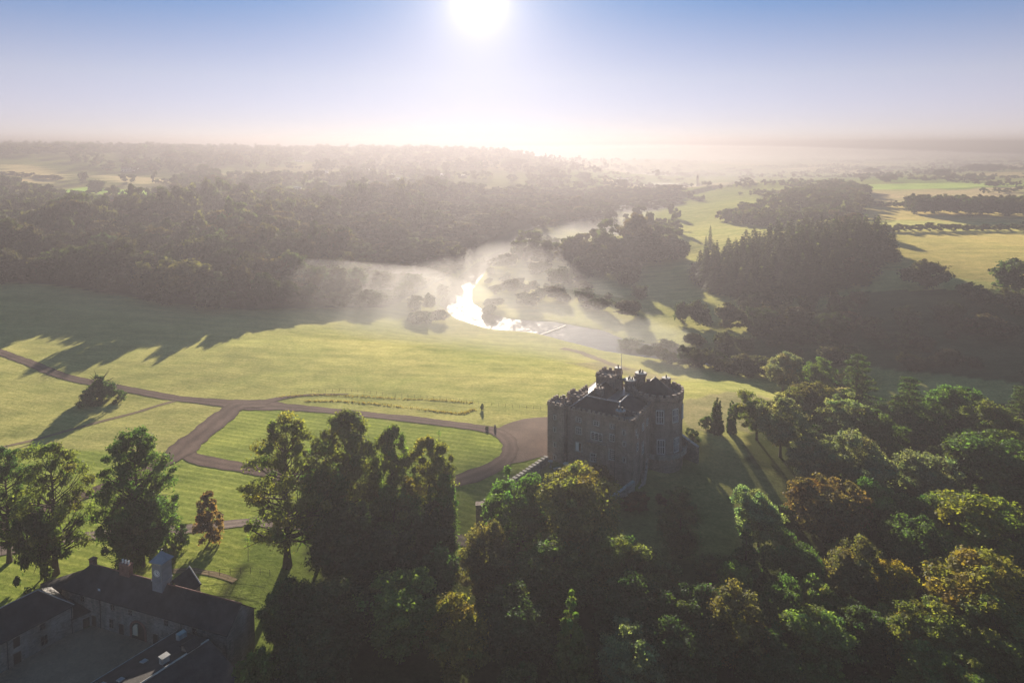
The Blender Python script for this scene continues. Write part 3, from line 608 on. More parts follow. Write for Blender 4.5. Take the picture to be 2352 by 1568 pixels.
# tall clump in the middle
for u, vt, h, hw, k, c, l in [
 (792, 942, 31, 78, 'column', OL, 'tallest dome topped tree in the central dark clump'),
 (900, 980, 28, 50, 'column', OL, 'narrow tree right of the dome topped one in the central clump'),
 (985, 1006, 27, 58, 'column', YG, 'yellowish pointed tree at the right end of the central clump'),
 (1015, 1090, 21, 42, 'column', MG, 'leaning green tree on the right flank of the central clump'),
 (735, 1060, 22, 62, 'broad', DG, 'dark tree below the dome topped one, on its left'),
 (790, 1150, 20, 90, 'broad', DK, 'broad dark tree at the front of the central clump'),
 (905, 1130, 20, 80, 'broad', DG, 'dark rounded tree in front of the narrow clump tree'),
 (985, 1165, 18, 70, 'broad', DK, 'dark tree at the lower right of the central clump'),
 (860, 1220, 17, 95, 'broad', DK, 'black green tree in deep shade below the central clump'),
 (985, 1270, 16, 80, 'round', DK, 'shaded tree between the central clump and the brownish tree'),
 (1120, 1225, 16, 72, 'round', BR, 'brownish tree below the battlemented garden wall'),
 (1190, 1096, 19, 84, 'loose', MG, 'bright green tree in front of the garden wall'),
 (1335, 1100, 21, 112, 'loose', GO, 'large yellowish tree in front of the castle terrace'),
 (1400, 1215, 17, 80, 'round', OL, 'olive tree on the right shoulder of the large yellowish tree'),
 (1270, 1250, 16, 100, 'broad', DG, 'dark tree beneath the large yellowish tree'),
 (918, 1316, 17, 112, 'loose', LM, 'fresh green tree at the bottom, left of centre'),
 (1050, 1390, 15, 78, 'round', GO, 'yellow brown tree beside the fresh green tree at the bottom'),
 (1312, 1356, 19, 56, 'cone', MG, 'dark pointed conifer at the bottom centre'),
 (1185, 1370, 15, 90, 'broad', DK, 'dark tree left of the pointed conifer at the bottom'),
 (1455, 1445, 14, 85, 'loose', PL, 'pale grey green tree along the bottom edge right of the pointed conifer'),
 (1440, 1330, 16, 80, 'broad', DK, 'dark tree behind the pale one at the bottom edge'),
 (770, 1340, 16, 95, 'broad', DK, 'dark tree left of the fresh green bottom tree'),
 (690, 1330, 13, 60, 'broad', DK, 'dark tree beside the right end of the stable range'),
 (655, 1352, 12, 62, 'broad', DG, 'shadowy tree standing beside the gable end of the stable range'),
 (590, 1490, 10, 62, 'bush', MG, 'green bush at the bottom edge beside the yard roofs'),
 (720, 1460, 13, 90, 'broad', DK, 'dark tree on the bottom edge next to the yard roofs'),
 (1565, 1118, 17, 46, 'column', DG, 'tall dark narrow tree on the slope below the round tower'),
 (1500, 1265, 15, 70, 'round', OL, 'olive brown tree below the slope of the round tower'),
 (1745, 1130, 16, 62, 'loose', PL, 'silvery topped tree at the foot of the castle bank'),
 (1715, 1215, 15, 62, 'cone', DG, 'dark conical tree with one sunlit edge below the silvery tree'),
 (1685, 1285, 15, 44, 'loose', LM, 'small tree with a bright pale tip among dark crowns'),
 (1590, 1340, 15, 85, 'broad', DK, 'dark tree under the bright tipped one, towards the middle'),
 (1680, 1375, 15, 90, 'round', BR, 'brown tree in the lower right wood below the bright tip'),
 (1560, 1430, 14, 90, 'broad', DK, 'dark tree at the bottom edge between pale tree and green tree'),
 (1905, 1098, 17, 88, 'loose', OR, 'rounded orange brown autumn tree in the right wood'),
 (1830, 1235, 14, 70, 'round', DG, 'shaded green tree below the orange brown one, on its left'),
 (1960, 1260, 14, 75, 'round', BR, 'brownish tree under the orange brown autumn tree'),
 (1880, 1398, 13, 92, 'loose', LM, 'bright green tree near the bottom of the right wood'),
 (1760, 1470, 12, 80, 'broad', DK, 'dark tree left of the bright green bottom tree'),
 (1795, 1338, 14, 58, 'round', DG, 'dark tree just above and left of the bright green bottom tree'),
 (1868, 1322, 13, 50, 'broad', OL, 'olive tree just above the bright green bottom tree'),
 (2055, 1290, 14, 56, 'loose', (.24,.2,.03), 'small yellow tree in the lower right wood'),
 (1990, 1390, 13, 70, 'broad', DK, 'dark tree between the bright green and the yellow tree'),
 (2110, 1385, 14, 100, 'loose', GO, 'yellow green tree below the small yellow one'),
 (2235, 1268, 18, 122, 'loose', GO, 'big yellow brown tree in the lower right corner'),
 (2300, 1400, 15, 110, 'broad', OL, 'olive tree filling the bottom right corner'),
 (2160, 1490, 12, 100, 'broad', OL, 'olive tree along the bottom edge near the right corner'),
 (2235, 1128, 19, 120, 'broad', YG, 'big yellow green tree at the right, under the dark dome'),
 (2120, 1215, 15, 80, 'round', DG, 'dark green tree left of the big yellow green one'),
 (2330, 1190, 16, 80, 'broad', DG, 'dark tree on the right edge beside the big yellow green one'),
 (2290, 998, 21, 108, 'broad', DG, 'great dark dome tree at the right edge'),
 (2100, 1130, 15, 60, 'round', DG, 'round dark green tree in front of the willowy one'),
 (2125, 1042, 16, 74, 'loose', PL, 'silvery willowy tree left of the great dark dome'),
 (1975, 1010, 18, 84, 'round', PL, 'tall pale green tree in the middle of the right wood'),
 (2005, 1100, 15, 60, 'round', MG, 'green tree at the foot of the tall pale green tree'),
 (1870, 1010, 14, 62, 'loose', PL, 'pale tree between the castle bank and the tall pale green tree'),
 (1795, 925, 17, 58, 'round', PL, 'pale sunlit tree on the left face of the right wood'),
 (1740, 905, 15, 52, 'round', OL, 'hazy olive tree right of the two dark cypresses'),
 (1800, 812, 16, 46, 'loose', PL, 'misty pale tree standing highest above the cypresses'),
 (1878, 834, 14, 44, 'round', MG, 'misty rounded tree just left of the layered cedar'),
 (1870, 880, 14, 56, 'loose', BR, 'brown tinged tree below the misty rounded one'),
 (1820, 895, 12, 36, 'round', BR, 'small brown tree between pale and brown tinged trees'),
 (1955, 918, 17, 66, 'loose', PL, 'grey green tree below the layered cedar'),
 (2020, 960, 15, 60, 'round', DG, 'dark tree in the gap right of the grey green tree'),
 (2110, 930, 16, 62, 'round', DG, 'dark tree under the second cedar'),
 (2190, 893, 17, 66, 'loose', MG, 'green tree with a lit rounded top on the wood skyline'),
 (2285, 935, 16, 72, 'round', OL, 'olive tree on the wood skyline near the right edge'),
 (2215, 985, 14, 60, 'round', DG, 'dark tree below the lit rounded skyline tree'),
 ]:
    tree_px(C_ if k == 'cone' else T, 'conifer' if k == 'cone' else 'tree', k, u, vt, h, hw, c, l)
tree_px('cedar_tree', 'cedar', 'cedar', 1970, 815, 24, 56, DG, 'layered dark cedar rising above the right wood')
tree_px('cedar_tree', 'cedar', 'cedar', 2090, 868, 22, 56, DG, 'second cedar with flat tiers, right of the taller one')
tree_px('cedar_tree', 'cedar', 'cedar', 2345, 888, 19, 44, DG, 'cedar cut by the right edge of the view')
for u, vt, h, hw, l in [(1648, 914, 11.5, 15, 'left and larger of two dark cypresses behind the castle bank'), (1681, 921, 10.5, 11, 'slimmer right hand one of two dark cypresses behind the castle bank')]:
    tree_px('cypress_tree', 'cypress', 'cypress', u, vt, h, hw, DK, l)
for u, v, vt, hw, c, l in [(1622, 985, 955, 18, DG, 'low bush left of the two cypresses'), (1590, 1015, 985, 16, DK, 'dark shrub against the foot of the round tower'), (1375, 1120, 1062, 32, (.10,.09,.03), 'climbing brownish shrub against the castle front'), (1455, 1165, 1135, 40, (.10,.06,.03), 'russet shrub below the terrace corner'), (1540, 1160, 1138, 34, (.09,.06,.03), 'russet creeper clump on the bank under the balcony'), (1118, 985, 977, 4, DK, 'tiny clipped bush at the forecourt edge'), (1107, 941, 927, 5, DK, 'young bushy sapling on the corner of the mown bank')]:
    tree_base(B, 'shrub', 'bush', u, v, vt, hw, c, l)
# saplings with thin stems on the lawns
def sapling(u, v, h, label):
    x, y, z = hit(u, v); e = tag(empty('sapling', (x, y, z)), label, 'sapling')
    r = np.random.default_rng(int(u)); mb = MB().tube([(0,0,-.1), (.05,0,h*.5), (0,.05,h)], [.06, .045, .015], 5)
    for i in range(7): a = i*2.2; q = h*(.4+.08*i); mb.tube([(0,0,q), (.5*math.cos(a), .5*math.sin(a), q+.4)], [.025, .01], 4)
    mb.build('trunk', BARK, e); cc = np.array([(.4*math.cos(i*2), .4*math.sin(i*2), h*(.45+.07*i)) for i in range(8)])
    link('crown', crown_mesh('crown', cc, np.full(8, .4), 16, .14, r), e, MG)
sapling(1008, 1008, 2.6, 'young sapling inside the drive loop')
sapling(570, 1288, 6.0, 'thin sapling on the lawn right of the reddish tree')
# dark trees packed between the named ones of the right wood
fill = 0
WP = [(-7.7,123.8),(3.8,155.2),(57.7,160.8),(80.8,186.7),(80.8,218.2),(107.7,234.8),(123.1,253.3),(240.4,262.5),(300.0,190.0),(170.0,60.0),(20.0,60.0)]
Tpos = [(o.location.x, o.location.y, o.scale.x*7) for o in bpy.data.objects if o.type == 'EMPTY']
pts = []
r_ = np.random.default_rng(5)
for _ in range(4000):
    x, y = r_.uniform(-10, 270), r_.uniform(84, 262)
    if not inpoly(np.array([x]), np.array([y]), WP)[0] or abs(x) > .80*y+6: continue
    if any((x-a)**2+(y-b)**2 < (3.4+.35*c)**2 for a, b, c in Tpos) or any((x-a)**2+(y-b)**2 < 42 for a, b in pts): continue
    if y > 150 and x < 62+(y-150)*.32: continue
    pts.append((x, y))
for x, y in pts[:62]:
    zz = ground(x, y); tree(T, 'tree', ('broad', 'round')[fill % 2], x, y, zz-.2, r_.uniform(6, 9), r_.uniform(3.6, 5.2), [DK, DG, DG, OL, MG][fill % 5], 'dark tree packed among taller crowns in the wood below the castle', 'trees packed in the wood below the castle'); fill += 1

# ---------------------------------------------------------------- middle distance
MID = [blob_mesh(s, n=64, per=80, size=.75) for s in range(101, 106)]
SPR = [spruce_mesh(s, R_=rr) for s, rr in ((111, 3.6), (112, 4.2), (113, 3.2))]
HEDGE = []
mk = 0
def mid(name, cat, meshes, H, RR, x, y, z, h, r, c, label, group=None):
    global mk
    o = link(name, meshes[mk % len(meshes)], None, tuple(np.array(c)*rng.uniform(.9, 1.1, 3)*rng.choice([.7, .9, 1.1, 1.5]))); mk += 1
    o.location = (x, y, z-.3); o.rotation_euler = (0, 0, mk*2.4 % 6.28); o.scale = (r/RR, r/RR, h/H); return tag(o, label, cat, group)
MC = [(.036,.05,.022), (.045,.052,.024), (.055,.056,.026), (.032,.046,.022), (.052,.046,.028)]
def mid_px(u, vt, h, hw, label, group=None, c=None, name=T):
    x, y, z = top_at(u, vt, h); mid(name, 'tree', MID, 17, 7, x, y, z, h, hw*depth_of(x, y, z+h/2)/FL, c or MC[mk % 5], label, group)
# trees along the river
for u, vt, h, hw, l in [(1115, 586, 9, 11, 'small dark tree against the shining river bend'), (1155, 582, 12, 29, 'rounded tree right of the river bend'), (1240, 596, 12, 27, 'broad tree in the clump on the inside of the bend'), (1290, 615, 12, 34, 'low broad tree right of the clump by the bend'), (1180, 640, 10, 25, 'low tree on the spit at the river bend'), (1140, 652, 7, 15, 'small tree leaning over the glittering water'), (1122, 700, 7, 15, 'bush on the spit between the two shining channels'),
   (1135, 682, 6, 23, 'rounded tree just above the wide shining pool'), (1215, 672, 8, 29, 'tree behind the wide pool, left of the weir'), (1275, 657, 9, 29, 'tall tree above the weir'), (1345, 660, 8, 27, 'tree on the far bank right of the weir'), (1375, 682, 8, 31, 'dark tree on the far bank where the river narrows'), (1445, 625, 10, 23, 'lone rounded tree in the meadow gap'), (1470, 655, 9, 20, 'second rounded tree in the meadow gap'), (1445, 690, 10, 34, 'dark bush row tree above the narrow river'),
   (955, 675, 11, 19, 'leftmost tree of the group on the near river bank'), (985, 672, 11, 18, 'middle tree of the group on the near river bank'), (1018, 650, 10, 18, 'taller tree where the inlet meets the river'), (965, 715, 7, 27, 'low bush in front of the near bank trees'), (1010, 712, 7, 23, 'low bush at the end of the near bank group'),
   (1450, 775, 7, 30, 'pale rounded thicket behind the castle, nearest the river'), (1530, 780, 7, 32, 'pale bush in the middle of the thicket behind the castle'), (1595, 765, 7, 30, 'pale taller bush at the right of the thicket behind the castle'), (1650, 800, 6, 25, 'low bush beyond the round tower')]:
    mid_px(u, vt, h, hw, l, 'trees along the river')
for u, vt, h, hw, l in [(1462, 492, 30, 35, 'great crowned tree topping the wooded knoll'), (1520, 512, 24, 40, 'tree on the right shoulder of the wooded knoll'), (1400, 535, 23, 38, 'tree on the left shoulder of the wooded knoll'), (1345, 548, 20, 35, 'low tree at the left foot of the wooded knoll'), (1445, 540, 23, 38, 'tree in the middle of the wooded knoll'), (1500, 545, 22, 37, 'tree on the right flank of the wooded knoll'), (1550, 545, 19, 30, 'tree at the right foot of the wooded knoll'), (1380, 580, 18, 37, 'front tree of the wooded knoll, left'), (1440, 585, 18, 37, 'front tree of the wooded knoll, centre'), (1335, 590, 16, 32, 'bushy tree where the knoll meets the river meadow')]:
    mid_px(u, vt, h, hw, l, 'trees of the wooded knoll')
# hedge-bank trees on the shaded right slope
for u, vt, h, hw, l in [(2125, 598, 18, 44, 'round dark tree on the edge of the sunlit field'), (2335, 592, 21, 48, 'wide tree with gaps at the right edge of the field'), (2245, 650, 12, 34, 'scrubby bush on the shaded slope below the field'), (2335, 665, 13, 37, 'scrub tree on the slope near the right edge'), (2180, 690, 12, 37, 'scrub bush in the middle of the shaded slope'), (2265, 720, 12, 39, 'dark scrub low on the shaded slope'), (1565, 690, 13, 19, 'narrow dark bush in the hedge above the river'), (1610, 692, 14, 29, 'taller bush in the hedge above the river'), (1680, 700, 13, 36, 'rounded bush on the hedge line left of the spruces'), (1750, 705, 13, 36, 'bush on the hedge line in front of the spruces'), (1830, 705, 13, 37, 'pale topped bush on the hedge line'), (1910, 715, 13, 37, 'bush on the hedge line right of the pale topped one'), (2090, 705, 12, 34, 'scrub bush under the round dark field tree')]:
    mid_px(u, vt, h, hw, l, 'scrub on the shaded slope', None, B)
r_ = np.random.default_rng(18)
def scatter(P, n, hmin, hmax, rf, label, group, gap=6.0, name=T, cat='tree'):
    PP = np.array(P); got = []
    for _ in range(n*60):
        if len(got) >= n: break
        x, y = r_.uniform(PP[:, 0].min(), PP[:, 0].max()), r_.uniform(PP[:, 1].min(), PP[:, 1].max())
        if not inpoly(np.array([x]), np.array([y]), P)[0] or any((x-a)**2+(y-b)**2 < gap*gap for a, b in got) or river_d(np.array([x]), np.array([y]))[0] < 3.5: continue
        got.append((x, y)); h = r_.uniform(hmin, hmax); mid(name, cat, MID, 17, 7, x, y, ground(x, y), h, h*rf*r_.uniform(.85, 1.15), MC[len(got) % 5], label, group)
scatter(wpoly([(1310,615),(1360,580),(1440,560),(1530,570),(1580,600),(1520,625),(1400,640)]), 9, 11, 16, .45, 'hazy tree filling the wooded knoll beyond the river', 'trees of the wooded knoll', 8)
scatter(wpoly([(1120,625),(1200,640),(1330,650),(1420,685),(1490,712),(1400,722),(1300,702),(1190,686),(1120,665)]), 24, 5, 8, .6, 'hazy tree crowded on the far bank inside the river bend', 'trees along the river', 8)
scatter(wpoly([(1410,800),(1480,795),(1640,815),(1780,838),(1990,880),(1950,905),(1760,872),(1620,850),(1480,822)]), 26, 6, 9, .62, 'pale bush on the near river bank behind the castle', 'bushes on the river bank behind the castle', 5.5, B, 'shrub')
scatter(wpoly([(1640,705),(1760,702),(1990,700),(1990,740),(1700,745)]), 13, 8, 12, .5, 'dark hedge line tree in front of the spruce grove', 'trees of the hedge line before the grove', 7)
r_ = np.random.default_rng(8); SP = wpoly([(1500,760),(1600,735),(1750,740),(1950,745),(2100,730),(2330,740),(2400,900),(2150,880),(1950,850),(1800,830),(1650,800)]); k = 0
_tries = 0
while k < 46 and _tries < 4000:
    _tries += 1
    x, y = r_.uniform(60, 330), r_.uniform(260, 420)
    if inpoly(np.array([x]), np.array([y]), SP)[0]:
        h = r_.uniform(4, 9); mid(B, 'shrub', MID, 17, 7, x, y, ground(x, y), h, h*.72, MC[k % 5], 'hazy dark scrub bush on the deeply shaded slope', 'bushes on the shaded slope'); k += 1
# spruce grove
GP = wpoly([(1592,640),(1640,668),(1700,692),(1850,690),(1990,650),(2012,610)]) + [(252,446),(262,485),(235,505),(195,508),(158,490)]
r_ = np.random.default_rng(9); gp = []
for _ in range(6000):
    x, y = r_.uniform(90, 320), r_.uniform(370, 610)
    if inpoly(np.array([x]), np.array([y]), GP)[0] and all((x-a)**2+(y-b)**2 > 42 for a, b in gp): gp.append((x, y))
gp.sort(key=lambda p: p[1])
for i, (x, y) in enumerate(gp[:260]):
    h = r_.uniform(23, 28.5)*min(1, .62+max(0, y-400)/150); mid('spruce_tree', 'spruce', SPR, 24, 3.6, x, y, ground(x, y), h, r_.uniform(6.2, 8.0), (.042,.052,.026), 'dark pointed spruce packed in the grove beyond the castle', 'spruces of the dark grove')
for u, vt, h, hw, l in [(1632, 515, 22, 12, 'tall slim spruce standing out at the left of the grove'), (1622, 540, 17, 10, 'shorter slim spruce beside the tall one left of the grove')]:
    x, y, z = top_at(u, vt, h); mid('spruce_tree', 'spruce', SPR, 24, 3.6, x, y, z, h, 3.2, (.05,.062,.03), l, 'spruces of the dark grove')
for u, vt, h, hw, l in [(1985, 560, 15, 36, 'broadleaf tree ending the spruce grove on its right'), (1960, 590, 13, 36, 'broadleaf tree at the lower right corner of the spruce grove'), (1610, 600, 10, 30, 'rounded tree at the lower left corner of the spruce grove')]:
    mid_px(u, vt, h, hw, l, 'trees edging the spruce grove')
# left wood: nearest crowns as trees, the rest as one mass
clump = lambda x, y: math.sin(x*.045+2*math.sin(y*.021))*math.sin(y*.038+1.3*math.sin(x*.017))
r_ = np.random.default_rng(10); WPa = np.array(WOODP); wp = []
xs, ys = WPa[:, 0], WPa[:, 1]
cell = {}
for _ in range(60000):
    x, y = r_.uniform(xs.min(), xs.max()), r_.uniform(ys.min(), ys.max()); s = 11.5
    ky = (int(x//10), int(y//10))
    if any((x-a)**2+(y-b)**2 < s*s for i in (-1,0,1) for j in (-1,0,1) for a, b in cell.get((ky[0]+i, ky[1]+j), ())): continue
    if clump(x, y) < -.74 or not inpoly(np.array([x]), np.array([y]), WOODP)[0] or abs(x) > .8*y or river_d(np.array([x]), np.array([y]))[0] < 6: continue
    cell.setdefault(ky, []).append((x, y)); wp.append((x, y))
wp.sort(key=lambda p: p[1])
NEARW = 120
for i, (x, y) in enumerate(wp[:NEARW]):
    front = y < 415
    h = r_.uniform(17, 25)*(.7 if i % 6 == 0 else 1)*(1+.3*clump(x, y))*(1-.45*sstep(-170, -80, x)); mid(T, 'tree', MID, 17, 7, x, y, ground(x, y), h, r_.choice([7, 9, 11, 12.5])*r_.uniform(.9, 1.1), MC[i % 5], 'hazy dark tree on the meadow edge of the left wood' if front else 'hazy dark tree inside the left hillside wood', 'edge trees of the left wood' if front else 'inner trees of the left wood')
def mass(name, label, items, seed, per=30, n=12, size=1.9, variants=5, c=None):
    """a far-off wood that reads as one mass"""
    VV = [blob_arrays(seed+k, n=n, per=per, size=size, a=.2) for k in range(variants)]; Vs, Fs, Ts = [], [], []; b = 0
    for i, (x, y, h, r) in enumerate(items):
        V, F, T_ = VV[i % variants]; a = i*2.4; ca, sa = math.cos(a), math.sin(a)
        W = np.empty_like(V); W[:, 0] = (V[:, 0]*ca-V[:, 1]*sa)*r/7+x; W[:, 1] = (V[:, 0]*sa+V[:, 1]*ca)*r/7+y; W[:, 2] = V[:, 2]*h/17+ground(x, y)-.5
        Vs.append(W); Fs.append(F+b); b += len(V); Ts.append(T_*np.array([*(np.array(c or MC[i % 5])*(.65, 1.0, 1.5, .85)[(i*7) % 4]), 1]))
    me = mesh_np(name, np.concatenate(Vs), np.concatenate(Fs), LEAF, {'tint': np.concatenate(Ts)})
    o = link(name, me, None, (1, 1, 1)); return tag(o, label, 'woodland', kind='stuff')
mass('woodland', 'hazy wood covering the hillside left of the river', [(x, y, r_.uniform(15, 26)*(1+.42*clump(x, y))*(1-.45*sstep(-190, -90, x-.12*(y-450))), r_.choice([8, 10, 12])*r_.uniform(.9, 1.1)) for x, y in wp[NEARW:]], 200, 60, 16, 1.35)
# village belt and far trees, rows of hedgerow trees
HOUSES = [hit(u, v) for u, v in ((842,391),(903,404),(917,414),(1012,404),(1065,407),(683,437),(712,446),(745,398),(1430,413),(1418,422),(688,372),(290,394),(310,393),(60,462),(165,462),(250,468),(320,470))]
far_items = []
for _ in range(9000):
    y = 560*math.exp(r_.random()*1.6); x = r_.uniform(-.8, .25)*y
    if inpoly(np.array([x]), np.array([y]), WOODP)[0]: continue
    u_ok = True
    px_ = 1176+FL*x/depth_of(x, y, ground(x, y)); zz = ground(x, y); dep = depth_of(x, y, zz); pv_ = VC-FL*((y*math.sin(PITCH)+(zz-CAMZ)*math.cos(PITCH))/dep)
    if (-80 < px_ < 420 and 360 < pv_ < 470 and (pv_ < 430 and px_ < 160 or 425 < pv_ < 458 and 110 < px_ < 400 or 398 < pv_ < 424 and px_ > 200)): continue
    if -80 < px_ < 110 and 535 < pv_ < 640: continue
    if px_ > 1300 and pv_ > 400 and r_.random() < .7: continue
    if river_d(np.array([x]), np.array([y]))[0] < 12: continue
    if math.sin(x*.012+1.7*math.sin(y*.007))*math.sin(y*.010+x*.004) < -.22 and y > 640: continue
    if any(abs(x-a) < 15 and -60 < y-b < 14 for a, b, _ in HOUSES): continue
    if len(far_items) < 1900: far_items.append((x, y, r_.choice([8, 12, 17, 22])*r_.uniform(.9, 1.1), r_.choice([5, 8, 11])*r_.uniform(.9, 1.1)))
mass('woodland', 'hazy trees scattered through the far village and hillside', far_items, 300, 22, 10, 2.2)
# ridge tops and far plain
ridge = []
for _ in range(1800):
    x = r_.uniform(-2600, 300); y = r_.uniform(1400, 3000)
    if abs(x) < .8*y and ground(x, y) > 42: ridge.append((x, y, r_.uniform(12, 22), r_.uniform(8, 16)))
mass('woodland', 'blue grey trees lining the far ridges', ridge, 400, 16, 9, 3.0)
rows = []
for k in range(120):
    x0, y0 = r_.uniform(-.1, 1), r_.uniform(900, 3600); x0 = x0*.8*y0+80; a = r_.choice([0.05, 1.5, .3, -.2])+r_.normal(0, .1); L = r_.uniform(80, 330)
    for t in np.arange(0, L, 11):
        x, y = x0+t*math.cos(a), y0+t*math.sin(a)
        if r_.random() < .75 and river_d(np.array([x]), np.array([y]))[0] > 14 and ground(x, y) < 40: rows.append((x, y, r_.uniform(4, 13), r_.uniform(4, 8)))
mass('woodland', 'misty hedgerow trees across the far plain', rows, 500, 14, 9, 2.4)
bank = []
BP = wpoly([(1650,505),(1720,530),(1850,520),(1990,500),(1990,440),(1930,425),(1860,440),(1750,470)])
for _ in range(6000):
    x, y = r_.uniform(150, 900), r_.uniform(500, 1700)
    if inpoly(np.array([x]), np.array([y]), BP)[0] and len(bank) < 330: bank.append((x, y, r_.uniform(10, 16), r_.uniform(6, 9)))
mass('woodland', 'misty wooded bank behind the spruce grove', bank, 600, 24, 11, 2.0)
# field hedges, belts and single far trees on the right
def hedge(u0, v0, u1, v1, h, n, label, c=None):
    (x0, y0, _), (x1, y1, _) = hit(u0, v0), hit(u1, v1); it = []
    for i in range(n):
        t = (i+.5)/n; it.append((x0+(x1-x0)*t+r_.normal(0,.8), y0+(y1-y0)*t+r_.normal(0,.8), h*r_.uniform(.7, 1.25), max(h*.7, math.hypot(x1-x0, y1-y0)/n*1.1)))
    o = mass('hedgerow', label, it, 700+int(u0), 60, 18, .9, 3, c); del o['kind']; o['category'] = 'hedge'; return o
hedge(1992, 530, 2040, 529, 7, 6, 'short bushy hedge beside the field tree on the right')
hedge(2045, 532, 2365, 528, 6.5, 30, 'long clipped hedge between the two right hand fields')
hedge(1995, 474, 2095, 478, 6, 14, 'thin hedge left of the tall tree belts')
hedge(0, 402, 140, 414, 6, 18, 'hedge between the two tawny fields at the left edge')
for i in range(11):
    mid_px(2098+i*10.5, 446+(i % 3)*2, 19, 21, 'belt tree in the dense row on the right plateau, left belt', 'left tree belt on the plateau')
for i in range(17):
    mid_px(2202+i*10, 447+(i % 4)*2, 19, 21, 'belt tree in the dense row on the right plateau, right belt', 'right tree belt on the plateau')
for u, vt, h, hw, l in [(1962, 488, 17, 29, 'domed field tree with a long shadow beside the long hedge'), (2038, 404, 11, 15, 'small round tree out in the far field'), (2003, 385, 16, 22, 'domed tree behind the far field, left'), (2055, 400, 12, 8, 'narrow little tree in the far field'), (2165, 388, 17, 18, 'upright tree in the far hedge'), (2245, 376, 20, 24, 'large tree mass beyond the far field'), (2285, 376, 20, 22, 'large tree at the right of the far mass'), (2280, 415, 10, 14, 'small spreading tree in the far tawny field'), (2325, 340, 20, 14, 'misty tree poking up on the far right'),
   (218, 412, 18, 20, 'dense bushy tree standing in front of the bright green field'), (487, 402, 22, 36, 'big crowned tree rising over the middle of the left wood'), (1182, 362, 24, 26, 'rounded tree crown high on the far ridge'), (1090, 360, 22, 12, 'narrow tree on the ridge left of the rounded crown'), (1250, 378, 18, 16, 'single round tree right of the ridge crown'), (1340, 395, 16, 18, 'round tree on the far slope to the river')]:
    mid_px(u, vt, h, hw, l, 'single far trees')

# ---------------------------------------------------------------- castle (local axes: x along the front, y into the building)
CO = (10.08, 189.63); CA = -.5217; CS = .976
castle = tag(empty('castle', (*CO, 0), CA), 'grey stone castle with battlements, square corner towers and a round tower', 'castle'); castle.scale = (CS, CS, .916)
RTX, RTY, RTR = 24.9, 25.0, 7.4
W = lambda mb, name='wall', mat=STONE, smooth=False: mb.build(name, mat, castle, smooth)
W(MB().box(3.2, 25.3, 2.0, 27.5, -3.5, 16.2))                                       # main block
W(MB().box(0, 5.2, 0, 5.6, -3, 17.3), 'corner_tower')
W(MB().box(20.5, 25.7, 1.2, 7.0, -4.5, 16.4), 'corner_tower')
W(MB().box(3.0, 7.9, 7.0, 11.0, -2, 18.2), 'corner_tower')
W(MB().box(6.2, 12.4, 21.2, 27.8, -2, 20.6), 'corner_tower')
W(MB().lathe(RTX, RTY, [(RTR+.25, -8), (RTR+.2, -1), (RTR, -.8), (RTR, 17.4)], 48), 'round_tower', STONE, True)
def merlons(mb, x0, y0, x1, y1, z, th=.5, mh=.68, mw=.8, gap=.65, ph=.55, out=.18):
    """low parapet wall with merlons along an edge (x0,y0)-(x1,y1); the building lies on the left"""
    L = math.hypot(x1-x0, y1-y0); t = ((x1-x0)/L, (y1-y0)/L); nrm = (t[1], -t[0])
    c = ((x0+x1)/2+nrm[0]*(out-th/2), (y0+y1)/2+nrm[1]*(out-th/2))
    mb.obox(c, t, nrm, L/2+out, th/2, z, z+ph)
    n = max(2, int((L+gap)/(mw+gap))); s = (L-n*mw)/(max(1, n-1))
    for i in range(n):
        q = i*(mw+s)+mw/2; cc = (x0+t[0]*q+nrm[0]*(out-th/2), y0+t[1]*q+nrm[1]*(out-th/2))
        mb.obox(cc, t, nrm, mw/2, th/2+.02, z+ph, z+ph+mh*(1+.06*math.sin(i*5.1)))
    k = int(L/.75)
    for i in range(k):
        q = (i+.5)*L/k; mb.obox((x0+t[0]*q+nrm[0]*.09, y0+t[1]*q+nrm[1]*.09), t, nrm, .17, .09, z-.55, z-.003)
def ring(x0, y0, x1, y1, z, sides='FRBL', **k):
    mb = MB()
    if 'F' in sides: merlons(mb, x0, y0, x1, y0, z, **k)
    if 'R' in sides: merlons(mb, x1, y0+.75, x1, y1-.75, z, **k)
    if 'B' in sides: merlons(mb, x1, y1, x0, y1, z, **k)
    if 'L' in sides: merlons(mb, x0, y1-.75, x0, y0+.75, z, **k)
    return mb
P = lambda mb: mb.build('battlement', STONE, castle)
mb = MB(); merlons(mb, 5.6, 2.0, 20.3, 2.0, 16.2); P(mb)
P(ring(0, 0, 5.2, 5.6, 17.3)); P(ring(20.5, 1.2, 25.7, 7.0, 16.4, 'FRB')); P(ring(3.0, 7.0, 7.9, 11.0, 18.2)); P(ring(6.2, 21.2, 12.4, 27.8, 20.6, mh=.8))
mb = MB(); merlons(mb, 25.3, 7.8, 25.3, 17.2, 16.2); P(mb)
mb = MB(); merlons(mb, 24.5, 27.5, 13.0, 27.5, 16.2); P(mb)
mb = MB(); merlons(mb, 3.2, 20.8, 3.2, 11.8, 16.2); P(mb)
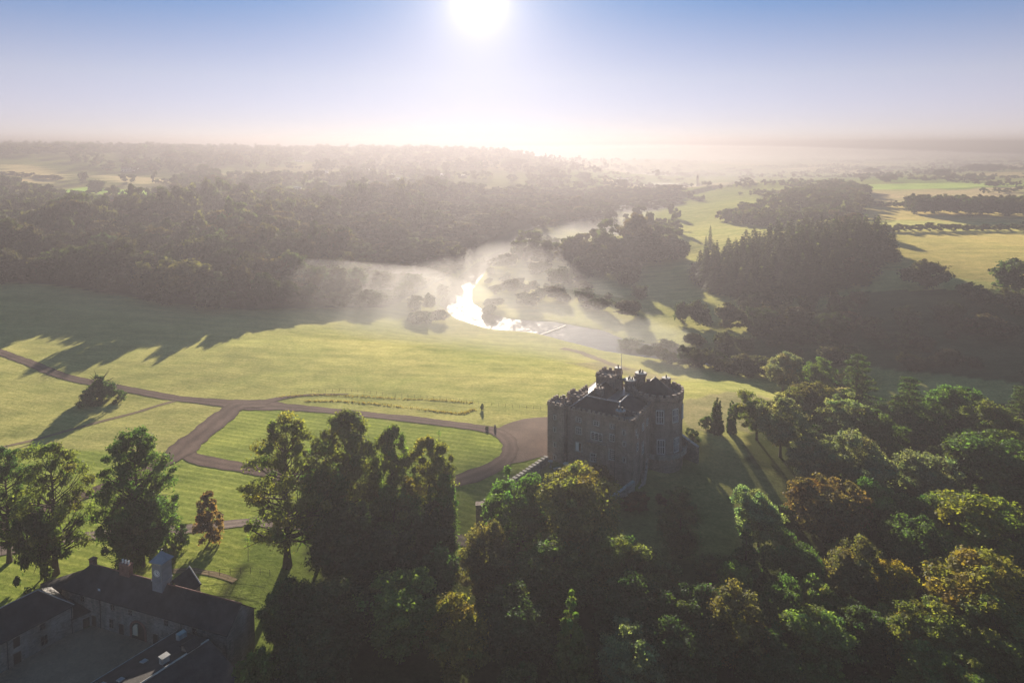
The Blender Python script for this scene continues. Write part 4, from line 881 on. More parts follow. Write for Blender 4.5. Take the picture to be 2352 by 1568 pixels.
# round tower parapet with corbel table
mb = MB(); mb.lathe(RTX, RTY, [(RTR+.30, 17.55), (RTR+.32, 18.5), (RTR-.35, 18.5), (RTR-.35, 17.55)], 48, False)
mb.lathe(RTX, RTY, [(RTR+.01, 17.2), (RTR+.30, 17.55), (RTR-.35, 17.55)], 48, False)
for i in range(22):
    a = 2*math.pi*i/22; t = (-math.sin(a), math.cos(a)); n = (math.cos(a), math.sin(a)); mb.obox((RTX+n[0]*(RTR-.02), RTY+n[1]*(RTR-.02)), t, n, .62, .36, 18.5, 19.35)
for i in range(60):
    a = 2*math.pi*i/60; t = (-math.sin(a), math.cos(a)); n = (math.cos(a), math.sin(a)); mb.obox((RTX+n[0]*(RTR+.13), RTY+n[1]*(RTR+.13)), t, n, .2, .14, 16.55, 17.25)
P(mb)
mb = MB(); mb.lathe(RTX-.4, RTY-1.3, [(6.0, 17.2), (5.7, 18.2), (3.6, 19.9), (.08, 23.0)], 40); cone = W(mb, 'conical_roof', SLATE, True)
MB().lathe(RTX-.4, RTY-1.3, [(.45, 22.62), (.1, 23.05), (.03, 23.35)], 12).build('lead_cap', LEAD, cone)
# main roofs: a U of slated slopes round a leaded valley
def poly(mb, *fs):
    for f in fs: mb.add(f, [tuple(range(len(f)))])
    return mb
z0, z1, zv = 16.35, 19.5, 17.0
rf = W(poly(MB(), [(5.4,3.2,z0),(20.4,3.2,z0),(19.6,6.9,z1),(9.2,6.9,z1)], [(4.0,3.2,z0),(5.4,3.2,z0),(9.2,6.9,z1),(9.4,26.2,z1),(4.0,26.2,z0)],
   [(9.2,6.9,z1),(13.0,10.8,zv),(13.0,26.2,zv),(9.4,26.2,z1)], [(9.2,6.9,z1),(19.6,6.9,z1),(16.2,10.8,zv),(13.0,10.8,zv)],
   [(20.4,3.2,z0),(24.8,7.2,z0),(24.8,17.8,z0),(19.6,14.5,z1),(19.6,6.9,z1)], [(19.6,6.9,z1),(19.6,14.5,z1),(16.2,17.8,zv),(16.2,10.8,zv)], [(19.6,14.5,z1),(24.8,17.8,z0),(16.2,17.8,zv)]), 'roof', SLATE)
mb = MB(); poly(mb, [(13.0,10.8,zv),(16.2,10.8,zv),(16.2,17.8,zv),(24.4,18.2,zv-.5),(24.4,26.9,zv-.5),(13.0,26.9,zv-.4)]); mb.build('lead_flat', LEAD, rf)
for a, b in [((5.4,3.2,z0),(9.2,6.9,z1)), ((9.2,6.9,z1),(9.4,21.0,z1)), ((9.2,6.9,z1),(19.6,6.9,z1)), ((19.6,6.9,z1),(19.6,14.5,z1)), ((20.4,3.2,z0),(19.6,6.9,z1))]:
    MB().tube([(a[0],a[1],a[2]+.10), (b[0],b[1],b[2]+.10)], [.2, .2], 8).build('ridge_lead', LEAD, rf, True)
# chimneys
def chimney(x, y, z0, z1, r, pots, shape='round'):
    if shape == 'round':
        mb = MB().lathe(x, y, [(r, z0), (r, z1-1.3), (r*1.28, z1-.75), (r*1.30, z1)], 20)
    else: mb = MB().box(x-r, x+r, y-r*.8, y+r*.8, z0, z1-.4).box(x-r*1.15, x+r*1.15, y-r*.95, y+r*.95, z1-.4, z1)
    c = mb.build('chimney', STONE, castle, shape == 'round')
    if shape == 'round': MB().lathe(x, y, [(r*1.22, z1-.02), (r*1.15, z1+.05), (.1, z1+.12)], 20).build('cap', COPING, c)
    for i in range(pots):
        a = i*2*math.pi/pots; q = r*.42 if pots > 1 else 0
        MB().lathe(x+q*math.cos(a), y+q*math.sin(a), [(.24, z1+.05), (.2, z1+.95), (.25, z1+1.0)], 10).build('pot', DARKWOOD, c)
chimney(19.0, 26.3, 16.6, 22.6, 1.45, 3); chimney(16.4, 24.0, 16.6, 20.6, 1.6, 3); chimney(20.7, 4.6, 16.0, 18.3, 1.15, 2); chimney(25.6, 31.0, 15.0, 20.6, 1.1, 1)
chimney(17.9, 25.6, 16.6, 21.6, .7, 1, 'square'); chimney(13.2, 23.4, 16.4, 20.4, .95, 3, 'square'); chimney(11.6, 26.2, 20.6, 23.0, .9, 1); chimney(4.2, 2.2, 17.3, 19.5, .6, 2, 'square'); chimney(10.9, 12.6, 18.0, 20.6, 1.1, 2, 'square')
fp = MB().tube([(12.6, 26.4, 16.4), (12.6, 26.4, 27.6)], [.11, .07], 8).build('flagpole', WHITE, castle)
MB().lathe(12.6, 26.4, [(.03, 27.55), (.14, 27.7), (.02, 27.85)], 8).build('finial', IRON, fp)
MB().tube([(3.0, 1.0, 17.3), (3.0, 1.0, 21.2)], [.03, .02], 5).tube([(2.75, 1.0, 21.0), (3.3, 1.0, 21.05)], [.05, .05], 5).build('weather_vane', IRON, castle)
for x, y, z in [(5.45, 1.9, 16.0), (25.0, 17.5, 16.4), (20.2, 1.9, 15.0)]:
    MB().tube([(x, y-.06, -2), (x, y-.06, z)], [.09, .09], 6).build('drainpipe', IRON, castle)
MB().box(5.22, 20.48, 1.84, 1.998, 3.0, 3.28).build('string_course', STONE, castle)
# windows: dressed frame, glazing bars in the frame, pane as a sub-part
def window(o, t, n, w, z0, z1, nv, nh, arch=False, mat=WHITE, sill=True, parent=None, b=.09, surround=True):
    """o: centre point on the wall, t: along the wall, n: outwards"""
    mb = MB(); L = lambda s, d: (o[0]+t[0]*s+n[0]*d, o[1]+t[1]*s+n[1]*d)
    def bar(s0, s1, a, c, d0=0.0, d1=.10): mb.obox(L((s0+s1)/2, (d0+d1)/2), t, n, (s1-s0)/2, (d1-d0)/2, a, c)
    bar(-w/2-b, -w/2, z0, z1); bar(w/2, w/2+b, z0, z1); bar(-w/2-b, w/2+b, z0-b, z0-.002)
    bar(-w/2-b, w/2+b, z1+.002, z1+b)
    for i in range(1, nv): s = -w/2+w*i/nv; bar(s-b*.55, s+b*.55, z0, z1, .02, .09)
    for i in range(1, nh): q = z0+(z1-z0)*i/nh; bar(-w/2+.01, w/2-.01, q-b*.4, q+b*.4, .03, .08)
    if arch:
        m = nv if nv > 1 else 2; ww = w/m
        for i in range(m):
            c = -w/2+ww*(i+.5)
            for j in range(6):
                a0, a1 = math.pi*j/6, math.pi*(j+1)/6; s0, s1 = c+math.cos(a0)*ww/2, c+math.cos(a1)*ww/2; h0, h1 = (math.sin(a0)+math.sin(a1))/2*ww*.55, 0
                bar(min(s0, s1), max(s0, s1), z1-ww*.55+h0-.05, z1-.002, .025, .075)
    f = mb.build('window', mat, parent or castle)
    g = MB(); g.obox(L(0, .012), t, n, w/2-.005, .012, z0+.003, z1-.003); g.build('pane', GLASS, f)
    if sill: g = MB(); g.obox(L(0, .12), t, n, w/2+.28, .119, z0-b-.2, z0-b-.004); g.build('sill', PALE_STONE, f)
    if surround:
        g = MB()
        for s in (-1, 1): g.obox(L(s*(w/2+b+.13), .035), t, n, .12, .034, z0-b, z1+b)
        g.obox(L(0, .05), t, n, w/2+.42, .049, z1+b+.01, z1+b+.22); g.build('hood_mould', PALE_STONE, f)
    return f
F_ = ((1, 0), (0, -1))
for x, za, zb, w, nv, nh, ar in [(9.0,13.2,14.4,1.4,2,2,0),(14.45,13.3,14.5,1.4,2,2,0),(19.4,13.5,14.6,1.3,2,2,0),(9.0,9.4,11.4,1.5,3,2,1),(14.6,8.8,11.0,3.3,3,4,1),(19.3,9.6,11.6,1.3,2,3,1),(9.1,4.0,6.7,1.7,2,1,0),(13.6,2.0,4.2,1.4,2,3,0),(19.3,3.9,6.8,1.6,3,5,0)]:
    window((x, 2.0), *F_, w, za, zb, nv, nh, ar)
f = bpy.data.objects.new('shutter', MB().obox((8.72, 1.86), (1,0), (0,-1), .42, .03, 4.05, 6.65).mesh('shutter', WHITE)); col.objects.link(f); f.parent = castle
mb = MB().box(11.2, 17.6, 1.3, 1.999, 7.7, 7.95)
for i in range(9): mb.box(11.4+i*.74, 11.75+i*.74, 1.5, 1.999, 7.2, 7.69)
mb.build('corbelled_ledge', STONE, castle)
for x, za, zb in [(23.0,12.6,13.9),(23.1,9.2,10.5),(23.2,4.4,5.8)]: window((x, 1.2), *F_, .55, za, zb, 1, 1, sill=False, b=.07)
for x, za, zb in [(2.4,13.2,14.5),(2.4,9.3,10.6),(2.4,4.6,5.9),(2.4,.6,1.9)]: window((x, 0), *F_, .5, za, zb, 1, 1, sill=False, b=.07)
for y, za, zb, w in [(3.6,12.2,13.8,.6),(4.6,7.0,9.3,.8),(4.6,11.0,11.9,.5)]: window((25.7, y), (0,1), (1,0), w, za, zb, 1, 2, sill=False)
for y, za, zb, w in [(10.2,10.9,13.0,1.1),(10.3,3.6,7.2,1.2),(14.0,11,13,1.1)]: window((25.3, y), (0,1), (1,0), w, za, zb, 2, 3, sill=False)
def rt_win(deg, w, za, zb, nv, nh, ar):
    a = math.radians(deg) - CA; n = (math.cos(a), math.sin(a)); t = (-n[1], n[0])
    window((RTX+n[0]*(RTR+.02), RTY+n[1]*(RTR+.02)), t, n, w, za, zb, nv, nh, ar, b=.14)
rt_win(-97, 1.9, 10.6, 14.6, 4, 2, 1); rt_win(-94, 1.9, .9, 5.2, 4, 2, 1); rt_win(-59, 1.9, 10.6, 14.6, 4, 2, 1); rt_win(-54, 1.9, .9, 5.2, 4, 2, 1); rt_win(-25, 1.9, 10.6, 14.6, 4, 2, 1)
# balcony round the round tower and its stair down to the corner
mb = MB(); aa = [math.radians(d)-CA for d in np.linspace(-122, 20, 30)]; vs = []
for a in aa:
    c, s = math.cos(a), math.sin(a)
    for r, z in [(RTR+.1, -.5), (RTR+1.5, -.5), (RTR+1.5, 1.0), (RTR+1.3, 1.0), (RTR+1.3, -.15), (RTR+.1, -.15)]: vs.append((RTX+c*r, RTY+s*r, z))
fs = [(i*6+j, i*6+(j+1) % 6, (i+1)*6+(j+1) % 6, (i+1)*6+j) for i in range(len(aa)-1) for j in range(6)] + [tuple(range(5, -1, -1)), tuple((len(aa)-1)*6+j for j in range(6))]
mb.add(vs, fs); bal = W(mb, 'balcony', PALE_STONE)
mb = MB()
for a in aa[1:-1:2]:
    c, s = math.cos(a), math.sin(a); mb.obox((RTX+c*(RTR+.65), RTY+s*(RTR+.65)), (-s, c), (c, s), .16, .5, -1.0, -.502)
mb.build('bracket', PALE_STONE, bal)
a = aa[0]; px0, py0 = RTX+math.cos(a)*(RTR+1.0), RTY+math.sin(a)*(RTR+1.0)
def slope_wall(mb, p, q, th, z0b, z1b, z0t, z1t):
    d = np.array([q[0]-p[0], q[1]-p[1]]); d /= np.linalg.norm(d); n = np.array([-d[1], d[0]])*th/2
    V = [(p[0]+n[0], p[1]+n[1], z0b), (p[0]-n[0], p[1]-n[1], z0b), (q[0]-n[0], q[1]-n[1], z1b), (q[0]+n[0], q[1]+n[1], z1b), (p[0]+n[0], p[1]+n[1], z0t), (p[0]-n[0], p[1]-n[1], z0t), (q[0]-n[0], q[1]-n[1], z1t), (q[0]+n[0], q[1]+n[1], z1t)]
    return mb.add(V, [(0,3,2,1),(4,5,6,7),(0,1,5,4),(1,2,6,5),(2,3,7,6),(3,0,4,7)])
mb = MB(); slope_wall(mb, (27.2, 7.0), (px0, py0), .5, -6, -4, -2.6, 1.0); slope_wall(mb, (26.4, 1.6), (27.2, 7.2), .5, -7, -6, -4.0, -2.6); W(mb, 'stair_wall', PALE_STONE)
mb = MB(); n_ = 16
for i in range(n_):
    t = i/n_; x, y = 26.9+(px0-.8-26.9)*t, 7+(py0-7)*t; mb.box(x-.9, x+.1, y, y+.6, -6, -3.4+3.2*t)
W(mb, 'stair', PALE_STONE)

# ---------------------------------------------------------------- walls and garden pieces by the castle
def loc2w(x, y): return (CO[0]+CS*(math.cos(CA)*x-math.sin(CA)*y), CO[1]+CS*(math.sin(CA)*x+math.cos(CA)*y))
def stone_wall(name, pts, tops, th, label, cat, mat=STONE, coping=True, mer=False):
    e = tag(empty(name, (*pts[0], 0)), label, cat); o = pts[0]; mb = MB(); cp = MB()
    for i in range(len(pts)-1):
        p, q = pts[i], pts[i+1]; P_, Q_ = (p[0]-o[0], p[1]-o[1]), (q[0]-o[0], q[1]-o[1]); b0, b1 = ground(*p)-1.5, ground(*q)-1.5
        slope_wall(mb, P_, Q_, th*(1+.01*i), b0, b1, tops[i], tops[i+1])
        n = max(1, int(math.hypot(q[0]-p[0], q[1]-p[1])/(1.5 if mer else 3)))
        for k in range(n):
            t0, t1 = (k+.06)/n, (k+(.62 if mer else .98))/n; f = lambda t: (P_[0]+(Q_[0]-P_[0])*t, P_[1]+(Q_[1]-P_[1])*t); g = lambda t: tops[i]+(tops[i+1]-tops[i])*t
            slope_wall(cp, f(t0), f(t1), th+.22, g(t0)+.004, g(t1)+.004, g(t0)+(.5 if mer else .2), g(t1)+(.5 if mer else .2))
    mb.build('wall', mat, e); cp.build('coping', COPING if not mer else PALE_STONE, e); return e
wq = [at(1256, 1047, 1.9), at(1178, 1099, 2.3), at(1103, 1157, 2.6)]
stone_wall('garden_wall', wq, [1.5, 1.8, 2.1], 1.0, 'tall battlemented stone wall running from the castle down the lawn', 'wall', STONE, True, True)
pe = tag(empty('gate_pier', (*at(1101, 1157, 2.6), 0)), 'square stone pier ending the battlemented garden wall', 'pier'); pz = ground(*at(1101, 1157, 2.6))
MB().box(-.8, .8, -.8, .8, pz-1, 2.5).build('shaft', STONE, pe); MB().box(-.95, .95, -.95, .95, 2.503, 2.75).build('cap', STONE, pe)
tw = [loc2w(26.2, .9), loc2w(24.0, -5.5), loc2w(20.5, -11.5)]
stone_wall('terrace_wall', tw, [-.3, -1.2, -2.0], .7, 'pale retaining wall stepping down from the castle corner', 'wall', PALE_STONE)
stone_wall('river_weir', [at(1234, 771, -14), at(1277, 756, -14), at(1300, 747, -14)], [-14.08, -14.08, -14.08], .7, 'low weir sill crossing the shining river', 'weir', COPING)
stone_wall('bank_wall', [loc2w(30.5, 30.5), loc2w(33.5, 29.5), loc2w(36.5, 29.0)], [2.6, 1.6, .4], .8, 'rubble wall beside the round tower at the top of the grassy bank', 'wall', RUBBLE)
# garden ornaments below the castle front
def urn(x, y, s, label):
    X, Y = loc2w(x, y); e = tag(empty('garden_urn', (X, Y, ground(X, Y))), label, 'urn')
    MB().lathe(0, 0, [(.5*s,-.1),(.5*s,.3*s),(.22*s,.45*s),(.16*s,1.5*s),(.3*s,1.7*s)], 14).build('pedestal', COPING, e, True)
    MB().lathe(0, 0, [(.3*s,1.7*s),(.55*s,2.0*s),(.95*s,2.25*s),(.98*s,2.35*s),(.8*s,2.3*s)], 18).build('bowl', COPING, e, True)
urn(7.4, -2.6, 1.0, 'tall pale stone urn on the castle terrace, left of the shrubs'); urn(8.4, -4.6, .8, 'smaller pale urn in front of the tall one on the terrace'); urn(2.6, -3.2, .75, 'slim pale urn by the foot of the left tower')
def bench(x, y, rot, label):
    X, Y = loc2w(x, y); e = tag(empty('stone_bench', (X, Y, ground(X, Y)), rot), label, 'bench')
    MB().box(-1.1, 1.1, -.35, .35, .5, .65).build('seat', COPING, e)
    for s in (-1, 1): MB().box(s*.75-.15, s*.75+.15, -.3, .3, -.1, .497).build('leg', COPING, e)
bench(4.8, -3.4, .4, 'pale stone bench beside the slim urn'); bench(11.5, -3.0, -.5, 'pale stone bench right of the tall urn')
def lamp(u, v, label):
    x, y, z = hit(u, v); e = tag(empty('gate_post', (x, y, z)), label, 'gate post'); MB().box(-.35, .35, -.35, .35, -.2, .8).build('shaft', STONE, e); MB().lathe(0, 0, [(.42, .803), (.42, .9), (.2, .95), (.28, 1.1), (.05, 1.25)], 12).build('finial', STONE, e)
lamp(1137, 984, 'small dark stone post beside the drive at the forecourt')
# fence along the mown bank: posts and wires
def fence(name, pts, n, h, label):
    P = np.array(wpoly(pts)); seg = np.r_[0, np.cumsum(np.linalg.norm(np.diff(P, axis=0), axis=1))]; e = tag(empty(name, (*P[0], 0)), label, 'fence'); tops = []
    for i in range(n):
        s = seg[-1]*i/(n-1); x, y = np.interp(s, seg, P[:, 0]), np.interp(s, seg, P[:, 1]); z = ground(x, y); X, Y = x-P[0][0], y-P[0][1]
        MB().box(X-.035, X+.035, Y-.035, Y+.035, z-.3, z+h).build('post', DARKWOOD, e); tops.append((X, Y, z))
    for q in (.45, .95): MB().tube([(x, y, z+h*q-.02) for x, y, z in tops], [.018]*n, 4).build('wire', IRON, e)
fence('wire_fence', [(668,905),(720,901),(787,899),(860,905),(930,912),(1010,918),(1085,925),(1112,930),(1180,936),(1258,941)], 40, 1.15, 'thin wire fence along the edge of the long meadow')
fence('wire_fence', [(430,1336),(500,1322),(560,1316),(620,1322)], 9, 1.4, 'thin post fence across the grass behind the stable yard')
# tufts of long grass on the mown bank
r_ = np.random.default_rng(77); V, F, n0 = [], [], 0
TP = np.array(wpoly([(640,912),(740,906),(860,912),(980,918),(1090,925)])); TP2 = np.array(wpoly([(700,921),(780,921),(870,928),(1000,944),(1060,950),(1090,940)]))
Cc, Nn = [], []
for L_ in (TP, TP2):
    for a, b in zip(L_[:-1], L_[1:]):
        for _ in range(130):
            t = r_.random(); x, y = a+(b-a)*t+r_.normal(0, .5, 2); Cc.append((x, y, ground(x, y)+.12)); Nn.append((r_.normal(), r_.normal(), .25))
n = len(Cc); v = r_.uniform(.7, 1.3, n); V, F, Tn = cards(np.array(Cc), np.array(Nn), .34, r_, np.stack([v, v, v, np.ones(n)], 1), .5)
tag(link('long_grass', mesh_np('long_grass', V, F, LEAF, {'tint': Tn}), None, (.20, .16, .06)), 'rough long grass along the fence and the mown bank', 'grass', kind='stuff')

# ---------------------------------------------------------------- stable yard
def frame_obj(name, o, ax, label, cat):
    e = tag(empty(name, (o[0], o[1], 0), math.atan2(ax[1], ax[0])), label, cat); e.scale = (1, 1, .868); return e
def gable_roof(mb, x0, x1, y0, y1, z0, z1, hip0=0, hip1=0, ov=.25, th=.18):
    ym = (y0+y1)/2; a, b = (x0-ov, y0-ov), (x1+ov, y1+ov); k = ov*(z1-z0)/((y1-y0)/2); r0, r1 = x0+hip0-(0 if hip0 else ov), x1-hip1+(0 if hip1 else ov)
    for d in (0, th):
        z, zr = z0-k+d, z1+d; p = [(a[0],a[1],z),(b[0],a[1],z),(b[0],b[1],z),(a[0],b[1],z),(r0,ym,zr),(r1,ym,zr)]
        fs = [(0,1,5,4),(2,3,4,5)]
        if hip0: fs.append((3,0,4))
        if hip1: fs.append((1,2,5))
        if d == 0: fs = [tuple(reversed(f)) for f in fs]
        mb.add(p, fs)
    z = z0-k
    mb.add([(a[0],a[1],z),(b[0],a[1],z),(b[0],a[1],z+th),(a[0],a[1],z+th),(a[0],b[1],z),(b[0],b[1],z),(b[0],b[1],z+th),(a[0],b[1],z+th)], [(0,1,2,3),(5,4,7,6)])
    for X, hp, xr in ((a[0], hip0, r0), (b[0], hip1, r1)):
        if hp: mb.add([(X,a[1],z),(X,b[1],z),(X,b[1],z+th),(X,a[1],z+th)], [(0,1,2,3)])
        else: mb.add([(X,a[1],z),(xr,ym,z1),(xr,ym,z1+th),(X,a[1],z+th),(X,b[1],z),(X,b[1],z+th)], [(0,1,2,3),(1,4,5,2)])
    return mb
def gable_walls(mb, x0, x1, y0, y1, zb, z0, z1, g0=True, g1=True):
    mb.box(x0, x1, y0, y1, zb, z0); ym = (y0+y1)/2
    for X, g, s in ((x0, g0, 1), (x1, g1, -1)):
        if g: mb.add([(X,y0,z0),(X,y1,z0),(X,ym,z1),(X+s*.5,y0,z0),(X+s*.5,y1,z0),(X+s*.5,ym,z1)], [(0,1,2),(3,5,4),(0,2,5,3),(1,4,5,2),(0,3,4,1)])
    return mb
def opening(par, x, y, w, za, zb, n=(0,-1), door=False, t=(1,0), mat=DARKWOOD):
    f = MB(); L = lambda s, d: (x+t[0]*s+n[0]*d, y+t[1]*s+n[1]*d)
    for s in (-1, 1): f.obox(L(s*(w/2+.06), .03), t, n, .06, .03, za, zb)
    f.obox(L(0, .04), t, n, w/2+.25, .04, zb+.004, zb+.22)
    if not door:
        f.obox(L(0, .05), t, n, w/2+.15, .05, za-.14, za-.004); f.obox(L(0, .035), t, n, .03, .02, za, zb); f.obox(L(0, .035), t, n, w/2-.003, .018, (za+zb)/2-.03, (za+zb)/2+.03)
    o = f.build('door' if door else 'window', RUBBLE, par); g = MB(); g.obox(L(0, .012), t, n, w/2-.004, .011, za+.003, zb-.003); g.build('leaf' if door else 'pane', mat if door else GLASS, o); return o
SL, SD, SZ, SR = 38.5, 6.9, 6.8, 10.4
st = frame_obj('stable_range', (-48.9-38.5*.9465, 112.2+38.5*.3226), (.9465, -.3226), 'long two storey stone stable range with slate roof and clock tower', 'stable')
gable_walls(MB(), 0, SL, 0, SD, -2, SZ, SR, False, True).build('wall', RUBBLE, st)
gable_roof(MB(), 0, SL, 0, SD, SZ, SR, 3.4, 0).build('roof', SLATE, st)
MB().tube([(3.4, SD/2, SR+.22), (SL+.2, SD/2, SR+.22)], [.13, .13], 6).build('ridge_tile', BRICK, st)
for x in (5.2, 12.6, 16.9, 25.2, 31.5): opening(st, x, 0, .85, 5.0, 6.2)
for x in (5.6, 12.2, 27.8, 34.0): opening(st, x, 0, .95, 1.0, 2.9)
for x in (7.9, 14.6, 22.6): opening(st, x, 0, 1.15, -.1, 2.5, door=True)
ar = MB(); N_ = 14
for i in range(N_):
    a0, a1 = math.pi*i/N_, math.pi*(i+1)/N_; P4 = [(18.6+math.cos(a)*r, -.09, 2.3+math.sin(a)*r*1.05) for a, r in ((a0,1.5),(a1,1.5),(a1,1.95),(a0,1.95))]; ar.add(P4+[(x,-.002,z) for x,_,z in P4], [(0,1,2,3),(7,6,5,4),(0,4,5,1),(2,6,7,3)])
for s in (-1, 1): ar.box(18.6+s*1.72-.22, 18.6+s*1.72+.22, -.09, -.002, -.3, 2.3)
arch = ar.build('archway', BRICK, st)
mb = MB(); vs = [(18.6-1.49, -.03, -.2), (18.6+1.49, -.03, -.2)]+[(18.6+1.49*math.cos(math.pi*i/16), -.03, 2.3+1.56*math.sin(math.pi*i/16)) for i in range(17)]
mb.add(vs, [tuple(range(len(vs)))]); mb.build('gate_leaf', DARKWOOD, arch)
PASS = simple('sunlight_colour', (.62, .52, .36), .9, .15, .8, .2)
mb = MB(); vs = [(18.6-1.3, -.05, .9), (18.6-.1, -.05, .9)]+[(18.6-.1+.0, -.05, 3.5), (18.6-.7, -.05, 3.35), (18.6-1.25, -.05, 2.6)]; mb.add(vs, [tuple(range(5))]); mb.build('sunlit_patch', PASS, arch)  # pale warm patch inside the arch: sunlight put in as colour
for x in (9.6, 28.6): MB().tube([(x, -.1, -.5), (x, -.1, SZ-.2)], [.06, .06], 6).build('drainpipe', IRON, st)
ck = MB(); cx, cy0 = 20.9, SD/2
ck.box(cx-1.15, cx+1.15, cy0-1.15, cy0+1.15, 9.0, 15.4).box(cx-1.27, cx+1.27, cy0-1.27, cy0+1.27, 11.5, 11.68).box(cx-1.3, cx+1.3, cy0-1.3, cy0+1.3, 15.403, 15.6)
for i in range(16): ck.box(cx-1.0, cx+1.0, cy0-1.2, cy0-1.153, 11.9+i*.07, 11.94+i*.07) if i < 3 else None
clk = ck.build('clock_tower', BLUEGREY, st)
mb = MB(); b = 1.5; prof = [(b, 15.603), (b*.98, 15.75), (b*.62, 16.4), (b*.3, 17.0), (.08, 17.6)]; vs = [(cx+sx*r, cy0+sy*r, z) for r, z in prof for sx, sy in ((-1,-1),(1,-1),(1,1),(-1,1))]
mb.add(vs, [(k*4+i, k*4+(i+1) % 4, (k+1)*4+(i+1) % 4, (k+1)*4+i) for k in range(4) for i in range(4)]+[(16,17,18,19),(3,2,1,0)]); mb.build('cupola_roof', LEAD, clk)
MB().tube([(cx, cy0, 17.5), (cx, cy0, 18.5)], [.05, .03], 6).lathe(cx, cy0, [(.05, 17.7), (.2, 17.85), (.05, 18.0)], 10).build('finial', IRON, clk)
mb = MB(); fc = [(cx+.72*math.cos(a), cy0-1.19, 13.4+.72*math.sin(a)) for a in np.linspace(0, 6.283, 33)[:-1]]; mb.add(fc+[(x, cy0-1.152, z) for x, _, z in fc], [tuple(range(32))]+[(i, i+32, (i+1) % 32+32, (i+1) % 32) for i in range(32)])
mb.build('clock_face', WHITE, clk)
mb = MB()
for i in range(12):
    a = math.pi/6*i; c_, s_ = math.cos(a), math.sin(a); mb.obox((cx+.58*c_, cy0-1.2), (1,0), (0,1), .035, .008, 13.4+.58*s_-.07, 13.4+.58*s_+.07)
mb.tube([(cx, cy0-1.21, 13.4), (cx-.12, cy0-1.21, 13.8)], [.04, .03], 5).tube([(cx, cy0-1.22, 13.4), (cx+.5, cy0-1.22, 13.2)], [.03, .02], 5).build('clock_hands', IRON, clk)
# rear cross gable and chimneys
mb = MB(); mb.box(20.6, 25.2, SD-1.5, SD+1.2, 6.0, 8.0); mb.add([(20.6,SD+1.2,8),(25.2,SD+1.2,8),(22.9,SD+1.2,11.2),(20.6,SD+.8,8),(25.2,SD+.8,8),(22.9,SD+.8,11.2)], [(0,2,1),(3,4,5),(0,3,5,2),(1,2,5,4)]); cg = mb.build('cross_gable', RUBBLE, st)
poly(MB(), [(20.3,SD+1.3,7.9),(22.9,SD+1.3,11.35),(22.9,3.9,11.35),(20.3,3.9,7.9)], [(25.5,SD+1.3,7.9),(25.5,3.9,7.9),(22.9,3.9,11.35),(22.9,SD+1.3,11.35)]).build('roof', SLATE, cg)
MB().tube([(20.4,SD+1.0,8.2),(22.9,SD+1.0,11.55),(25.4,SD+1.0,8.2)], [.14,.14,.14], 5).build('coping', COPING, cg)
def stack(par, x, y, z0, z1, n, w=1.2):
    c = MB().box(x-w, x+w, y-.45, y+.45, z0, z1).box(x-w-.1, x+w+.1, y-.55, y+.55, z1+.003, z1+.22).build('chimney', BRICK, par)
    for i in range(n): MB().lathe(x-w*.6+1.2*w*i/max(1, n-1), y, [(.18, z1+.2), (.15, z1+.85), (.2, z1+.9)], 10).build('pot', WHITE, c)
stack(st, 12.2, SD/2, 9.4, 12.6, 3); stack(st, 2.2, SD*.7, 8.2, 10.4, 0, .5)
mb = MB().box(24.2, 24.8, 2.2, 2.7, 8.2, 9.2); mb.build('roof_vent', COPING, st)
MB().obox((8.8, .5), (1,0), (0,1), .28, .02, 7.9, 8.35).build('roof_lamp', WHITE, st)
lr = frame_obj('barn', (-94.9, 98.7), (.549, .836), 'stone barn on the left side of the yard with hipped slate roof', 'barn')
gable_walls(MB(), 0, 26, 0, 8.6, -2, 6.2, 10.0, True, False).build('wall', RUBBLE, lr); gable_roof(MB(), 0, 26, 0, 8.6, 6.2, 10.0, 0, 3.8).build('roof', SLATE, lr)
MB().tube([(-.2, 4.3, 10.2), (22.2, 4.3, 10.2)], [.13, .13], 6).tube([(22.2, 4.3, 10.2), (26.2, 8.7, 6.2)], [.12, .12], 6).tube([(22.2, 4.3, 10.2), (26.2, -.1, 6.2)], [.12, .12], 6).build('ridge_tile', LEAD, lr)
for x in (21.0, 13.0, 4.0): opening(lr, x, 0, .9, 4.4, 5.6)
for x in (21.2, 13.4, 5.0): opening(lr, x, 0, 1.0, 1.0, 2.9)
for x, z in ((17.0, 0), (9.5, 0)): opening(lr, x, 0, 1.15, -.1, 2.5, door=True)
opening(lr, 17.0, 0, 1.0, 3.6, 5.6, door=True)
for x in (25.7, 15.6): MB().tube([(x, -.1, -.5), (x, -.1, 6.0)], [.06, .06], 6).build('drainpipe', IRON, lr)
lk = frame_obj('lean_to', (-80.7, 120.2), (.71, .70), 'low slate roofed link between barn and stable range', 'shed')
MB().box(0, 5.2, 0, 4.6, -1, 3.2).build('wall', RUBBLE, lk); poly(MB(), [(-.2,-.25,3.25),(5.3,-.25,3.25),(5.3,4.6,4.9),(-.2,4.6,4.9)], [(-.2,4.6,4.9),(5.3,4.6,4.9),(5.3,4.6,3.2),(-.2,4.6,3.2)]).build('roof', SLATE, lk); opening(lk, 2.2, 0, 1.1, -.1, 2.3, door=True)
ol = frame_obj('outhouse', (-89.0, 124.6), (.79, .61), 'rounded dark roofed outhouse behind the barn and stable range', 'shed')
mb = MB(); mb.box(0, 8, 0, 4, -1, 4.6); mb.build('wall', RUBBLE, ol); mb = MB(); k = 10; vs = [(x, 2-2.3*math.cos(math.pi*i/k), 4.4+1.7*math.sin(math.pi*i/k)) for x in (-.2, 8.2) for i in range(k+1)]
mb.add(vs, [(i, i+1, k+2+i, k+1+i) for i in range(k)]+[tuple(range(k, -1, -1)), tuple(range(k+1, 2*k+2))]); mb.build('roof', SLATE, ol, True)
